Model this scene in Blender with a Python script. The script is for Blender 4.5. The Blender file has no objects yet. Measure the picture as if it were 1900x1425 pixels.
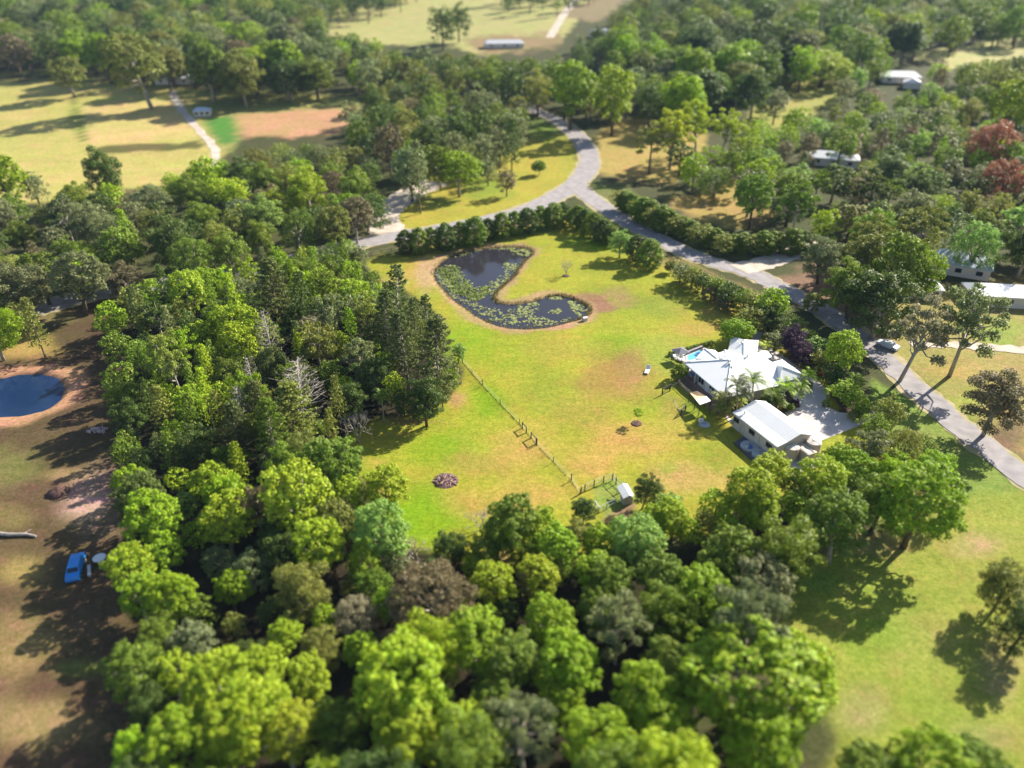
import bpy, bmesh, math, random
import numpy as np
from mathutils import Vector, Matrix
random.seed(7); rng = np.random.default_rng(11)
S = bpy.context.scene
COL = S.collection
rad = math.radians

# ------------------------------------------------------------------ camera, sky, sun, exposure
CAMZ, PITCH, FPX = 72.0, rad(31.0), 1357.0          # FPX: focal length in pixels of a 1900 px wide frame
cd = bpy.data.cameras.new("camera"); cam = bpy.data.objects.new("camera", cd); COL.objects.link(cam)
cam.location = (0, 0, CAMZ); cam.rotation_euler = (rad(90) - PITCH, 0, 0)
cd.sensor_width = 36.0; cd.lens = 36.0 * FPX / 1900.0; cd.clip_start = 0.5; cd.clip_end = 8000
cd.dof.use_dof = True; cd.dof.focus_distance = 136.0; cd.dof.aperture_fstop = 0.0257 / 0.95
S.camera = cam
SUN_EL, SUN_ROT = rad(32), rad(51)                  # sun stands behind and to the right
w = bpy.data.worlds.new("World"); S.world = w; w.use_nodes = True
nt = w.node_tree; bg = nt.nodes["Background"]; sky = nt.nodes.new("ShaderNodeTexSky")
sky.sky_type = 'NISHITA'; sky.sun_disc = False; sky.sun_elevation = SUN_EL; sky.sun_rotation = SUN_ROT
sky.air_density = 1.0; sky.dust_density = 1.0
nt.links.new(sky.outputs[0], bg.inputs[0]); bg.inputs[1].default_value = 0.075
sl = bpy.data.lights.new("sun", 'SUN'); sun = bpy.data.objects.new("sun", sl); COL.objects.link(sun)
sl.energy = 5.0; sl.angle = rad(0.6); sl.color = (1.0, 0.93, 0.80)
sd_ = Vector((math.sin(SUN_ROT) * math.cos(SUN_EL), math.cos(SUN_ROT) * math.cos(SUN_EL), math.sin(SUN_EL)))
sun.rotation_euler = sd_.to_track_quat('Z', 'Y').to_euler(); sun.location = (100, 100, 300)
S.view_settings.view_transform = 'Standard'; S.view_settings.look = 'None'
S.view_settings.exposure = 1.46; S.view_settings.gamma = 1.0; S.view_settings.use_curve_mapping = False
S.cycles.max_bounces = 6; S.cycles.transparent_max_bounces = 8; S.cycles.volume_bounces = 0
S.cycles.diffuse_bounces = 3; S.cycles.glossy_bounces = 2; S.cycles.transmission_bounces = 3

# ------------------------------------------------------------------ terrain and the photo-to-ground helper
def terr(x, y):
    x = np.asarray(x, float); y = np.asarray(y, float)
    s = np.clip(y - 262.0, 0, 900.0)
    z = 0.058 * s * s / (s + 60.0)
    k = np.clip((y - 270.0) / 150.0, 0, 1)
    z = z + k * 2.2 * np.sin(x / 67.0 + 0.6) * np.sin(y / 83.0)
    return z
CP, SP = math.cos(PITCH), math.sin(PITCH)
def ray(u, v):
    a = (u - 950.0) / FPX; b = (712.5 - v) / FPX
    d = Vector((a, CP + b * SP, -SP + b * CP)); return d
def P(u, v, h=0.0):
    """world point seen at photo pixel (u,v) at height h above the ground"""
    d = ray(u, v); t0, t = 10.0, 10.0
    f = lambda t: CAMZ + d.z * t - (float(terr(d.x * t, d.y * t)) + h)
    while f(t) > 0 and t < 2200: t0 = t; t += 6.0
    lo, hi = t0, t
    for _ in range(22):
        m = (lo + hi) / 2
        if f(m) > 0: lo = m
        else: hi = m
    return Vector((d.x * hi, d.y * hi, CAMZ + d.z * hi))
def depth(p): return p.y * CP - (p.z - CAMZ) * SP
def proj(x, y, z):
    zz = z - CAMZ; dd = y * CP - zz * SP; dd = np.where(dd > 1, dd, 1.0)
    return 950 + FPX * x / dd, 712.5 - FPX * (y * SP + zz * CP) / dd

# ------------------------------------------------------------------ materials
MATS = {}
def mat(name, col, rough=0.8, spec=0.3, noise=0.12, scale=2.0, metal=0.0, col2=None, bump=0.0):
    if name in MATS: return MATS[name]
    m = bpy.data.materials.new(name); m.use_nodes = True; t = m.node_tree; b = t.nodes["Principled BSDF"]
    b.inputs["Roughness"].default_value = rough; b.inputs["Metallic"].default_value = metal
    b.inputs["Specular IOR Level"].default_value = spec
    tc = t.nodes.new("ShaderNodeTexCoord"); n = t.nodes.new("ShaderNodeTexNoise")
    n.inputs["Scale"].default_value = scale; n.inputs["Detail"].default_value = 5
    t.links.new(tc.outputs["Object"], n.inputs["Vector"])
    r = t.nodes.new("ShaderNodeValToRGB"); r.color_ramp.elements[0].position = 0.3; r.color_ramp.elements[1].position = 0.7
    a = col2 or tuple(c * (1 - 2 * noise) for c in col)
    r.color_ramp.elements[0].color = (*a, 1); r.color_ramp.elements[1].color = (*col, 1)
    t.links.new(n.outputs[0], r.inputs[0]); t.links.new(r.outputs[0], b.inputs["Base Color"])
    if bump:
        bp = t.nodes.new("ShaderNodeBump"); bp.inputs["Strength"].default_value = bump; bp.inputs["Distance"].default_value = 0.1
        t.links.new(n.outputs[0], bp.inputs["Height"]); t.links.new(bp.outputs[0], b.inputs["Normal"])
    MATS[name] = m; return m
def leaf_mat(name, attr=False, trans=0.38, var=0.5):
    m = bpy.data.materials.new(name); m.use_nodes = True; t = m.node_tree; t.nodes.clear()
    out = t.nodes.new("ShaderNodeOutputMaterial"); g = t.nodes.new("ShaderNodeNewGeometry")
    if attr:
        c = t.nodes.new("ShaderNodeAttribute"); c.attribute_name = "tint"; cs = c.outputs["Color"]
    else:
        c = t.nodes.new("ShaderNodeObjectInfo"); cs = c.outputs["Color"]
    h = t.nodes.new("ShaderNodeHueSaturation"); t.links.new(cs, h.inputs["Color"])
    mr = t.nodes.new("ShaderNodeMapRange"); mr.inputs["To Min"].default_value = 1 - var; mr.inputs["To Max"].default_value = 1 + var
    t.links.new(g.outputs["Random Per Island"], mr.inputs["Value"]); t.links.new(mr.outputs[0], h.inputs["Value"])
    ma = t.nodes.new("ShaderNodeMath"); ma.operation = 'MULTIPLY'; ma.inputs[1].default_value = 7.31
    fr = t.nodes.new("ShaderNodeMath"); fr.operation = 'FRACT'
    t.links.new(g.outputs["Random Per Island"], ma.inputs[0]); t.links.new(ma.outputs[0], fr.inputs[0])
    m2 = t.nodes.new("ShaderNodeMapRange"); m2.inputs["To Min"].default_value = 0.475; m2.inputs["To Max"].default_value = 0.52
    t.links.new(fr.outputs[0], m2.inputs["Value"]); t.links.new(m2.outputs[0], h.inputs["Hue"])
    d = t.nodes.new("ShaderNodeBsdfPrincipled"); d.inputs["Roughness"].default_value = 0.55; d.inputs["Specular IOR Level"].default_value = 0.25
    tr = t.nodes.new("ShaderNodeBsdfTranslucent"); mx = t.nodes.new("ShaderNodeMixShader"); mx.inputs[0].default_value = trans
    t.links.new(h.outputs[0], d.inputs["Base Color"]); t.links.new(h.outputs[0], tr.inputs[0])
    t.links.new(d.outputs[0], mx.inputs[1]); t.links.new(tr.outputs[0], mx.inputs[2]); t.links.new(mx.outputs[0], out.inputs[0])
    MATS[name] = m; return m
LEAF = leaf_mat("leaf"); LEAFT = leaf_mat("leaf_far", attr=True)
BARK = mat("bark", (0.16, 0.12, 0.085), 0.9, 0.1, 0.25, 3)
PALEBARK = mat("pale_bark", (0.42, 0.37, 0.31), 0.85, 0.15, 0.2, 3)
DEADWOOD = mat("dead_wood", (0.36, 0.32, 0.285), 0.85, 0.15, 0.2, 3)
WHITE = mat("white_metal", (0.74, 0.74, 0.73), 0.45, 0.4, 0.03, 0.6)
CREAM = mat("cream_wall", (0.66, 0.58, 0.50), 0.75, 0.3, 0.04, 0.8)
DARKGLASS = mat("dark_glass", (0.03, 0.035, 0.04), 0.12, 0.5, 0.1, 1)
POSTW = mat("post_wood", (0.13, 0.10, 0.08), 0.9, 0.15, 0.25, 4)
STEEL = mat("dark_steel", (0.035, 0.035, 0.04), 0.5, 0.4, 0.1, 2)
GALV = mat("galvanised", (0.48, 0.49, 0.50), 0.45, 0.4, 0.08, 2, metal=0.3)
WIRE = mat("wire", (0.46, 0.43, 0.34), 0.7, 0.3, 0.1, 2)
CONC = mat("concrete", (0.50, 0.455, 0.435), 0.9, 0.2, 0.10, 0.35, col2=(0.36, 0.335, 0.335), bump=0.05)
TANK = mat("tank_beige", (0.52, 0.44, 0.37), 0.6, 0.35, 0.04, 1.0)
MULCH = mat("mulch", (0.13, 0.08, 0.065), 0.95, 0.1, 0.3, 3, bump=0.5)
BRICKP = mat("paver_brick", (0.30, 0.19, 0.16), 0.9, 0.2, 0.15, 5)

# ------------------------------------------------------------------ mesh helpers
class MB:
    def __init__(s): s.v = []; s.f = []; s.m = []
    def add(s, vs, fs, m=0):
        o = len(s.v); s.v += [tuple(p) for p in vs]; s.f += [tuple(i + o for i in f) for f in fs]; s.m += [m] * len(fs)
    def box(s, c, size, ax=None, m=0):
        """box centred at c; ax = heading angle"""
        hx, hy, hz = size[0] / 2, size[1] / 2, size[2] / 2; ca, sa = math.cos(ax or 0), math.sin(ax or 0)
        vs = []
        for z in (-hz, hz):
            for x, y in ((-hx, -hy), (hx, -hy), (hx, hy), (-hx, hy)):
                vs.append((c[0] + x * ca - y * sa, c[1] + x * sa + y * ca, c[2] + z))
        s.add(vs, [(3, 2, 1, 0), (4, 5, 6, 7), (0, 1, 5, 4), (1, 2, 6, 5), (2, 3, 7, 6), (3, 0, 4, 7)], m)
    def tube(s, pts, rs, n=6, m=0, cap=True):
        rings = []; o = []
        for i, p in enumerate(pts):
            p = Vector(p); a = Vector(pts[max(i - 1, 0)]); b = Vector(pts[min(i + 1, len(pts) - 1)])
            d = (b - a).normalized() if (b - a).length > 1e-6 else Vector((0, 0, 1))
            u = d.cross(Vector((0.31, 0.9, 0.17))).normalized(); v = d.cross(u)
            o += [tuple(p + (u * math.cos(2 * math.pi * k / n) + v * math.sin(2 * math.pi * k / n)) * rs[i]) for k in range(n)]
        fs = []
        for i in range(len(pts) - 1):
            for k in range(n):
                fs.append((i * n + k, i * n + (k + 1) % n, (i + 1) * n + (k + 1) % n, (i + 1) * n + k))
        if cap: fs += [tuple(range(n - 1, -1, -1)), tuple(range((len(pts) - 1) * n, len(pts) * n))]
        s.add(o, fs, m)
    def lathe(s, c, prof, n=20, m=0):
        vs = [];
        for r, z in prof:
            for k in range(n): vs.append((c[0] + r * math.cos(2 * math.pi * k / n), c[1] + r * math.sin(2 * math.pi * k / n), c[2] + z))
        fs = []
        for i in range(len(prof) - 1):
            for k in range(n): fs.append((i * n + k, i * n + (k + 1) % n, (i + 1) * n + (k + 1) % n, (i + 1) * n + k))
        fs += [tuple(range(n - 1, -1, -1)), tuple(range((len(prof) - 1) * n, len(prof) * n))]
        s.add(vs, fs, m)
    def prism(s, pts, z0, z1, m=0):
        n = len(pts); vs = [(p[0], p[1], z0) for p in pts] + [(p[0], p[1], z1) for p in pts]
        fs = [tuple(range(n - 1, -1, -1)), tuple(range(n, 2 * n))] + [(i, (i + 1) % n, n + (i + 1) % n, n + i) for i in range(n)]
        s.add(vs, fs, m)
    def mesh(s, name, mats, smooth=False):
        me = bpy.data.meshes.new(name); me.from_pydata(s.v, [], s.f)
        for mm in (mats if isinstance(mats, (list, tuple)) else [mats]): me.materials.append(mm)
        for p, k in zip(me.polygons, s.m): p.material_index = k; p.use_smooth = smooth
        me.update(); return me
    def build(s, name, mats, parent=None, smooth=False):
        return link(name, s.mesh(name, mats, smooth), parent)
def link(name, me, parent=None, loc=None):
    o = bpy.data.objects.new(name, me); COL.objects.link(o)
    if parent is not None:
        o.parent = parent
        if me is not None and loc is None: o.matrix_parent_inverse = Matrix.Translation(parent.location).inverted() if parent.rotation_euler.z == 0 else (Matrix.Translation(parent.location) @ parent.rotation_euler.to_matrix().to_4x4()).inverted()
    if loc is not None: o.location = loc
    return o
def tag(o, label, cat, group=None, kind=None):
    o["label"] = label; o["category"] = cat
    if group: o["group"] = group
    if kind: o["kind"] = kind
    return o
def thing(name, loc, label, cat, group=None, rz=0.0):
    o = bpy.data.objects.new(name, None); COL.objects.link(o); o.location = loc; o.rotation_euler = (0, 0, rz)
    o.empty_display_size = 0.3
    return tag(o, label, cat, group)
def structure(o, label=None):
    o["kind"] = "structure"
    if label: o["label"] = label
    return o
def local(name, mb, mats, parent, smooth=False):
    """part whose mesh is already in the parent's local space"""
    return link(name, mb.mesh(name, mats, smooth), parent, loc=(0, 0, 0))
def qmesh(name, V, mats, F=None, tint=None):
    """big quad mesh from an (N,4,3) array"""
    n = len(V); me = bpy.data.meshes.new(name)
    me.vertices.add(4 * n); me.vertices.foreach_set("co", np.ascontiguousarray(V, np.float32).ravel())
    me.loops.add(4 * n); me.loops.foreach_set("vertex_index", np.arange(4 * n, dtype=np.int32))
    me.polygons.add(n); me.polygons.foreach_set("loop_start", np.arange(0, 4 * n, 4, dtype=np.int32))
    for mm in mats: me.materials.append(mm)
    if tint is not None:
        a = me.color_attributes.new("tint", 'FLOAT_COLOR', 'POINT')
        a.data.foreach_set("color", np.repeat(np.c_[tint, np.ones(n)], 4, axis=0).astype(np.float32).ravel())
    me.update(calc_edges=True); me.validate(); return me

# ------------------------------------------------------------------ polygons in the photo, signed distance
def sdf(px, py, poly):
    """signed distance, negative inside"""
    poly = np.asarray(poly, float); n = len(poly); d = np.full(px.shape, 1e18); ins = np.zeros(px.shape, bool)
    for i in range(n):
        a = poly[i]; b = poly[(i + 1) % n]; e = b - a; wx = px - a[0]; wy = py - a[1]
        t = np.clip((wx * e[0] + wy * e[1]) / max(e @ e, 1e-9), 0, 1)
        d = np.minimum(d, (wx - e[0] * t) ** 2 + (wy - e[1] * t) ** 2)
        c = ((a[1] <= py) & (b[1] > py)) | ((b[1] <= py) & (a[1] > py))
        with np.errstate(divide='ignore', invalid='ignore'):
            xi = a[0] + (py - a[1]) / (b[1] - a[1] if b[1] != a[1] else 1e-9) * e[0]
        ins ^= c & (px < xi)
    d = np.sqrt(d); return np.where(ins, -d, d)
def Z2(x, y): return (660 + x / 3.1667, 370 + y / 3.1667)
def Z1(x, y): return (1220 + x / 4.75, 580 + y / 4.75)
POND_PX = [Z2(*p) for p in [(490, 370), (560, 325), (660, 295), (780, 278), (900, 270), (990, 276), (1040, 292), (1040, 326), (1000, 350), (960, 400), (940, 440), (905, 475), (860, 510), (825, 545), (812, 575), (835, 600), (890, 609), (960, 607), (1030, 594), (1080, 577), (1140, 560), (1200, 556), (1260, 568), (1310, 588), (1350, 608), (1382, 640), (1370, 672), (1320, 700), (1250, 718), (1180, 738), (1100, 752), (1000, 758), (900, 753), (830, 738), (770, 715), (700, 678), (640, 634), (570, 584), (510, 524), (468, 472), (452, 420)]]
POND = [P(*p) for p in POND_PX]; PONDW = [(p.x, p.y) for p in POND]
DAM_PX = [(-60, 690), (0, 700), (30, 692), (75, 690), (108, 698), (121, 715), (114, 738), (88, 758), (40, 770), (-10, 772), (-60, 770)]
DAM = [P(*p) for p in DAM_PX]; DAMW = [(p.x, p.y) for p in DAM]
def pit(x, y):
    z = np.zeros_like(x)
    for poly, dep in ((PONDW, 1.3), (DAMW, 1.5)):
        s = sdf(x, y, poly); t = np.clip((0.9 - s) / 3.2, 0, 1); z = z - dep * t * t * (3 - 2 * t)
    return z

# ------------------------------------------------------------------ the ground: one sheet, land cover as a colour attribute
def axis(lo, hi, segs, far):
    a = [lo]
    for end, st in segs:
        while a[-1] < end - 1e-6: a.append(a[-1] + st)
    st = segs[-1][1]
    while a[-1] < far: st *= 1.25; a.append(a[-1] + st)
    return a
xa = axis(0, 0, [(112, 1.0), (320, 3.2)], 2600); xs = np.array([-q for q in xa[:0:-1]] + xa)
ya = axis(30, 0, [(262, 1.0), (620, 2.6)], 3200); yb = axis(0, 0, [(60, 12.0)], 700)
ys = np.array([30 - q for q in yb[:0:-1]] + ya)
GX, GY = np.meshgrid(xs, ys); gz = terr(GX, GY)
GZ = gz + pit(GX, GY)
PU, PV = proj(GX, GY, gz)
vis = (GY * CP - (gz - CAMZ) * SP) > 20
PU = np.where(vis, PU, -9e3); PV = np.where(vis, PV, 9e3)
cov = np.empty(GX.shape + (3,)); cov[:] = (0.075, 0.08, 0.03)
LAWN = (0.325, 0.325, 0.034); GREEN = (0.190, 0.315, 0.008); DRY = (0.445, 0.300, 0.080)
def vnoise(sc, seed):
    r = np.random.default_rng(seed); g = r.random((64, 64)); x = GX / sc + 500.3; y = GY / sc + 500.7
    xi = np.floor(x).astype(int); yi = np.floor(y).astype(int); fx = x - xi; fy = y - yi; fx = fx * fx * (3 - 2 * fx); fy = fy * fy * (3 - 2 * fy)
    q = lambda i, j: g[(yi + j) % 64, (xi + i) % 64]
    return (q(0, 0) * (1 - fx) + q(1, 0) * fx) * (1 - fy) + (q(0, 1) * (1 - fx) + q(1, 1) * fx) * fy
EDGE = (vnoise(3.5, 1) - 0.5) * 1.2 + (vnoise(9, 2) - 0.5) * 1.2
def blend(mk, c):
    global cov
    cov = cov * (1 - mk[..., None]) + np.array(c) * mk[..., None]
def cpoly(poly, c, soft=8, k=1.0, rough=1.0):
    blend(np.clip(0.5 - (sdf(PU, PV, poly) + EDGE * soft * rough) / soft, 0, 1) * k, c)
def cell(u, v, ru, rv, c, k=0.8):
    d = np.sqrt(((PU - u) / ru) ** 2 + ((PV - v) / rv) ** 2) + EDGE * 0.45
    m = np.clip(1.25 - d, 0, 1); blend(m * m * (3 - 2 * m) * k, c)
# open grass outside the view, beyond the property
_in = np.clip((PU + 260) / 160, 0, 1) * np.clip((2200 - PU + EDGE * 90) / 160, 0, 1) * np.clip((1640 - PV) / 100, 0, 1)
blend(1 - _in, (0.23, 0.23, 0.06)); blend((1 - _in) * np.clip(vnoise(28, 7) * 3 - 1.4, 0, 1), (0.33, 0.28, 0.10)); blend((1 - _in) * np.clip(vnoise(45, 8) * 3 - 1.6, 0, 1), (0.13, 0.17, 0.04))
cpoly([(-300, 135), (300, 160), (400, 195), (415, 300), (300, 350), (220, 350), (100, 375), (-300, 380)], (0.46, 0.40, 0.13), 8)
cpoly([(335, 165), (560, 175), (670, 178), (660, 215), (480, 215), (430, 280), (400, 270)], (0.30, 0.30, 0.09), 8)
cpoly([(150, 195), (330, 185), (372, 255), (165, 275)], (0.55, 0.43, 0.17), 5)
cpoly([(162, 276), (372, 262), (376, 275), (166, 288)], (0.13, 0.12, 0.04), 4)
cpoly([(128, 182), (140, 182), (163, 262), (152, 266)], (0.15, 0.2, 0.04), 4)
cpoly([(380, 222), (428, 216), (442, 262), (408, 268)], (0.09, 0.24, 0.04), 4)
cpoly([(440, 212), (600, 204), (658, 198), (652, 238), (600, 252), (520, 254), (452, 258)], (0.50, 0.29, 0.16), 6)
cpoly([(570, 32), (760, -10), (1110, -10), (1035, 82), (905, 105), (805, 80), (700, 84), (600, 64)], (0.40, 0.38, 0.15), 6)
cpoly([(860, 70), (1040, 60), (1040, 88), (900, 104)], (0.26, 0.17, 0.10), 8, 0.8)
cpoly([(1030, 30), (1120, -10), (1180, -10), (1110, 40)], (0.25, 0.2, 0.11), 5)
cpoly([(690, 440), (740, 385), (800, 330), (900, 300), (1000, 240), (1060, 262), (1082, 310), (1045, 352), (960, 390), (880, 412), (780, 432)], (0.36, 0.33, 0.045), 10)
cell(900, 350, 60, 25, (0.2, 0.28, 0.03)); cell(1010, 240, 40, 25, (0.14, 0.22, 0.03)); cell(800, 375, 60, 14, (0.2, 0.24, 0.04))
cpoly([(1090, 310), (1120, 235), (1240, 200), (1320, 250), (1290, 300), (1250, 345), (1150, 335)], (0.40, 0.30, 0.09), 12)
cpoly([(1090, 340), (1160, 345), (1330, 440), (1480, 445), (1390, 480), (1290, 460), (1120, 375)], (0.16, 0.17, 0.05), 10)
cpoly([(1225, 375), (1370, 335), (1440, 400), (1350, 425)], (0.36, 0.27, 0.08), 10)
cell(1400, 405, 30, 15, (0.26, 0.16, 0.08))
cpoly([(1370, 240), (1440, 150), (1570, 130), (1570, 185), (1450, 235)], (0.34, 0.33, 0.08), 8)
cpoly([(1690, 105), (1910, 55), (1910, 105), (1760, 130)], (0.42, 0.40, 0.16), 6)
cpoly([(1580, 560), (1900, 520), (2300, 560), (2300, 1050), (1850, 830), (1720, 720), (1620, 640)], (0.33, 0.28, 0.09), 15)
cell(1850, 620, 60, 40, (0.24, 0.32, 0.05)); cell(1790, 760, 40, 70, (0.28, 0.33, 0.05)); cell(1760, 690, 60, 25, (0.42, 0.28, 0.1)); cell(1870, 800, 50, 70, (0.16, 0.10, 0.07))
cpoly([(1430, 520), (1530, 470), (1640, 620), (1600, 640)], (0.24, 0.15, 0.10), 15)
cpoly([(1620, 700), (1700, 740), (1905, 900), (2300, 1000), (1905, 1000), (1640, 1020), (1600, 850)], (0.20, 0.27, 0.05), 14)
cpoly([(1400, 1160), (1470, 1050), (1640, 985), (1760, 960), (1905, 880), (2400, 1000), (2400, 1640), (1560, 1640), (1540, 1300)], (0.27, 0.30, 0.05), 25)
for a in ((1620, 1010, 90, 25, (0.36, 0.30, 0.14)), (1520, 1080, 60, 30, (0.2, 0.3, 0.05)), (1700, 1180, 80, 60, (0.33, 0.32, 0.08)), (1600, 1330, 60, 50, (0.36, 0.3, 0.14)), (1820, 1010, 70, 30, (0.34, 0.30, 0.12)), (1830, 1370, 90, 40, (0.34, 0.3, 0.12)), (1620, 1180, 60, 40, (0.2, 0.28, 0.03)), (1860, 1250, 40, 70, (0.36, 0.3, 0.12))): cell(*a, 0.7)
# the yard to the left
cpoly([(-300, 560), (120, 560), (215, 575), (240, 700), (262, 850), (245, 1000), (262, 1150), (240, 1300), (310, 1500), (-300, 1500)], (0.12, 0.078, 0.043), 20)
cpoly([(-300, 560), (215, 575), (235, 700), (262, 850), (120, 880), (-300, 860)], (0.11, 0.075, 0.04), 25, .8)  # upper part darker still, tree shade put into the earth colour
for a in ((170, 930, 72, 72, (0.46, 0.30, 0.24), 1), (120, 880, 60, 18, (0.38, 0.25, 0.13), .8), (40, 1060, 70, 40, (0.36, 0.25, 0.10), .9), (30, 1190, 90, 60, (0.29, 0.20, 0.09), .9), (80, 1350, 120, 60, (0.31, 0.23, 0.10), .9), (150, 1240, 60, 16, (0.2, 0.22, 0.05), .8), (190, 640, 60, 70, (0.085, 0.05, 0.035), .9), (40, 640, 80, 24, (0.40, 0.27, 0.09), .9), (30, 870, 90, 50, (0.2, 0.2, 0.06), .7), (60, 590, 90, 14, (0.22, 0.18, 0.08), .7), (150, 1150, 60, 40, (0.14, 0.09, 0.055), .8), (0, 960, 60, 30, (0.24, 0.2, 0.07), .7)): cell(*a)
# the property
LAWN_PX = [(655, 490), (700, 470), (740, 468), (900, 440), (1060, 400), (1230, 470), (1400, 545), (1470, 620), (1560, 690), (1625, 760), (1660, 850), (1500, 900), (1320, 985), (1200, 1010), (1000, 1060), (820, 1050), (740, 1000), (690, 900), (610, 850), (640, 780), (740, 770), (840, 735), (860, 680), (800, 560), (730, 530)]
cpoly(LAWN_PX, LAWN, 10)
for a in ((790, 960, 80, 60, GREEN, .95), (830, 830, 120, 40, GREEN, .75), (905, 745, 45, 55, GREEN, .9), (700, 860, 60, 40, GREEN, .5), (850, 630, 70, 45, GREEN, .75), (930, 650, 90, 40, GREEN, .5), (1120, 430, 80, 40, GREEN, .8), (1160, 560, 90, 40, (0.21, 0.28, 0.02), .8), (1130, 640, 70, 35, GREEN, .6), (1010, 720, 80, 50, (0.24, 0.29, 0.03), .8), (1230, 570, 60, 25, (0.25, 0.29, 0.04), .8),
          (970, 830, 110, 45, DRY, .95), (1140, 705, 75, 70, (0.33, 0.22, 0.06), .95), (1180, 815, 120, 45, DRY, .9), (1270, 885, 90, 40, (0.43, 0.29, 0.10), .95), (1010, 920, 90, 40, DRY, .9), (1170, 680, 30, 40, (0.34, 0.2, 0.09), .7), (880, 860, 60, 30, (0.33, 0.25, 0.06), .7), (870, 930, 60, 30, DRY, .6), (1040, 650, 90, 30, (0.34, 0.3, 0.05), .7), (1290, 610, 70, 18, DRY, .7), (700, 860, 30, 14, DRY, .6), (1330, 575, 40, 20, DRY, .5), (1100, 860, 60, 35, DRY, .9), (1250, 760, 40, 30, (0.36, 0.22, 0.08), .6), (1090, 760, 70, 30, (0.3, 0.26, 0.05), .7), (740, 520, 50, 16, (0.36, 0.31, 0.08), .7), (770, 500, 30, 40, DRY, .6), (1230, 640, 60, 30, (0.3, 0.3, 0.06), .7), (1290, 760, 30, 30, (0.2, 0.27, 0.02), .8), (1330, 840, 50, 40, (0.25, 0.28, 0.03), .8), (1235, 668, 40, 25, (0.27, 0.31, 0.05), .8), (1240, 868, 20, 12, (0.3, 0.32, 0.05), .9)): cell(*a)
cell(847, 742, 24, 17, (0.42, 0.24, 0.12), 1.0); cell(760, 782, 70, 9, (0.24, 0.14, 0.07), .8)  # bare brown soil, then a thin strip painted as shade at the trunks
for poly in (PONDW, DAMW):
    s = sdf(GX, GY, poly)
    blend(np.clip(((2.9 if poly is PONDW else 4.2) + EDGE * 1.6 - s) / 1.5, 0, 1) * (s > -6), (0.40, 0.27, 0.14) if poly is PONDW else (0.48, 0.26, 0.16))
    blend(np.clip((0.35 - s) / 0.8, 0, 1), (0.09, 0.06, 0.035))
cell(789, 498, 18, 45, (0.44, 0.31, 0.17), .9)
cpoly([Z2(*p) for p in [(1310, 570), (1400, 548), (1480, 580), (1545, 640), (1520, 662), (1420, 660), (1390, 615)]], (0.27, 0.16, 0.09), 6)
cell(1150, 553, 40, 22, (0.30, 0.2, 0.1), .7)
cpoly([(1060, 388), (1230, 470), (1420, 545), (1440, 570), (1400, 575), (1230, 490), (1060, 402)], (0.25, 0.19, 0.08), 6, .8)
cpoly([(735, 468), (1055, 404), (1055, 396), (735, 458)], (0.18, 0.12, 0.07), 4, .8)
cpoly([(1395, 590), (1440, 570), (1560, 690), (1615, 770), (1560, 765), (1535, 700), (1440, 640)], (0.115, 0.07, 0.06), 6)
cpoly([(1280, 700), (1330, 728), (1352, 775), (1325, 765), (1290, 735), (1255, 705)], (0.30, 0.19, 0.15), 3)
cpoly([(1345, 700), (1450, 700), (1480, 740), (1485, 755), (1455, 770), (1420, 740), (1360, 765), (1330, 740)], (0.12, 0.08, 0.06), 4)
cpoly([(1094, 905), (1142, 884), (1190, 930), (1120, 965)], (0.24, 0.30, 0.06), 4)
cpoly([(1110, 970), (1170, 930), (1190, 935), (1150, 975)], (0.27, 0.17, 0.11), 4)
# floor of the wood: leaf litter, darkened to hold the shade between crowns
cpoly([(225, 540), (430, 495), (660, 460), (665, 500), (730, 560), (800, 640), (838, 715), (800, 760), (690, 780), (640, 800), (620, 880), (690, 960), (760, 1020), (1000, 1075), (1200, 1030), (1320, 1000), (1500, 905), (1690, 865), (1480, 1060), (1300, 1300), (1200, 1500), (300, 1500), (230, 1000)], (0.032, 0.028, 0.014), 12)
cell(935, 1030, 22, 40, (0.33, 0.22, 0.1), .9); cell(650, 1000, 10, 40, (0.33, 0.25, 0.07), .9)

n0, n1 = GX.shape
gv = np.stack([GX, GY, GZ], -1).reshape(-1, 3)
idx = np.arange(n0 * n1).reshape(n0, n1)
gf = np.stack([idx[:-1, :-1], idx[:-1, 1:], idx[1:, 1:], idx[1:, :-1]], -1).reshape(-1, 4)
me = bpy.data.meshes.new("ground"); me.vertices.add(len(gv)); me.vertices.foreach_set("co", gv.astype(np.float32).ravel())
me.loops.add(gf.size); me.loops.foreach_set("vertex_index", gf.astype(np.int32).ravel())
me.polygons.add(len(gf)); me.polygons.foreach_set("loop_start", np.arange(0, gf.size, 4, dtype=np.int32))
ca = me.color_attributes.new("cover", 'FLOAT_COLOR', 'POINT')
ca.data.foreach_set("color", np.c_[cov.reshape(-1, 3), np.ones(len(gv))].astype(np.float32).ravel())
me.update(calc_edges=True); me.polygons.foreach_set("use_smooth", np.ones(len(gf), bool))
gm = bpy.data.materials.new("ground_cover"); gm.use_nodes = True; t = gm.node_tree; b = t.nodes["Principled BSDF"]
b.inputs["Roughness"].default_value = 0.95; b.inputs["Specular IOR Level"].default_value = 0.1
at = t.nodes.new("ShaderNodeAttribute"); at.attribute_name = "cover"; tc = t.nodes.new("ShaderNodeTexCoord")
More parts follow.
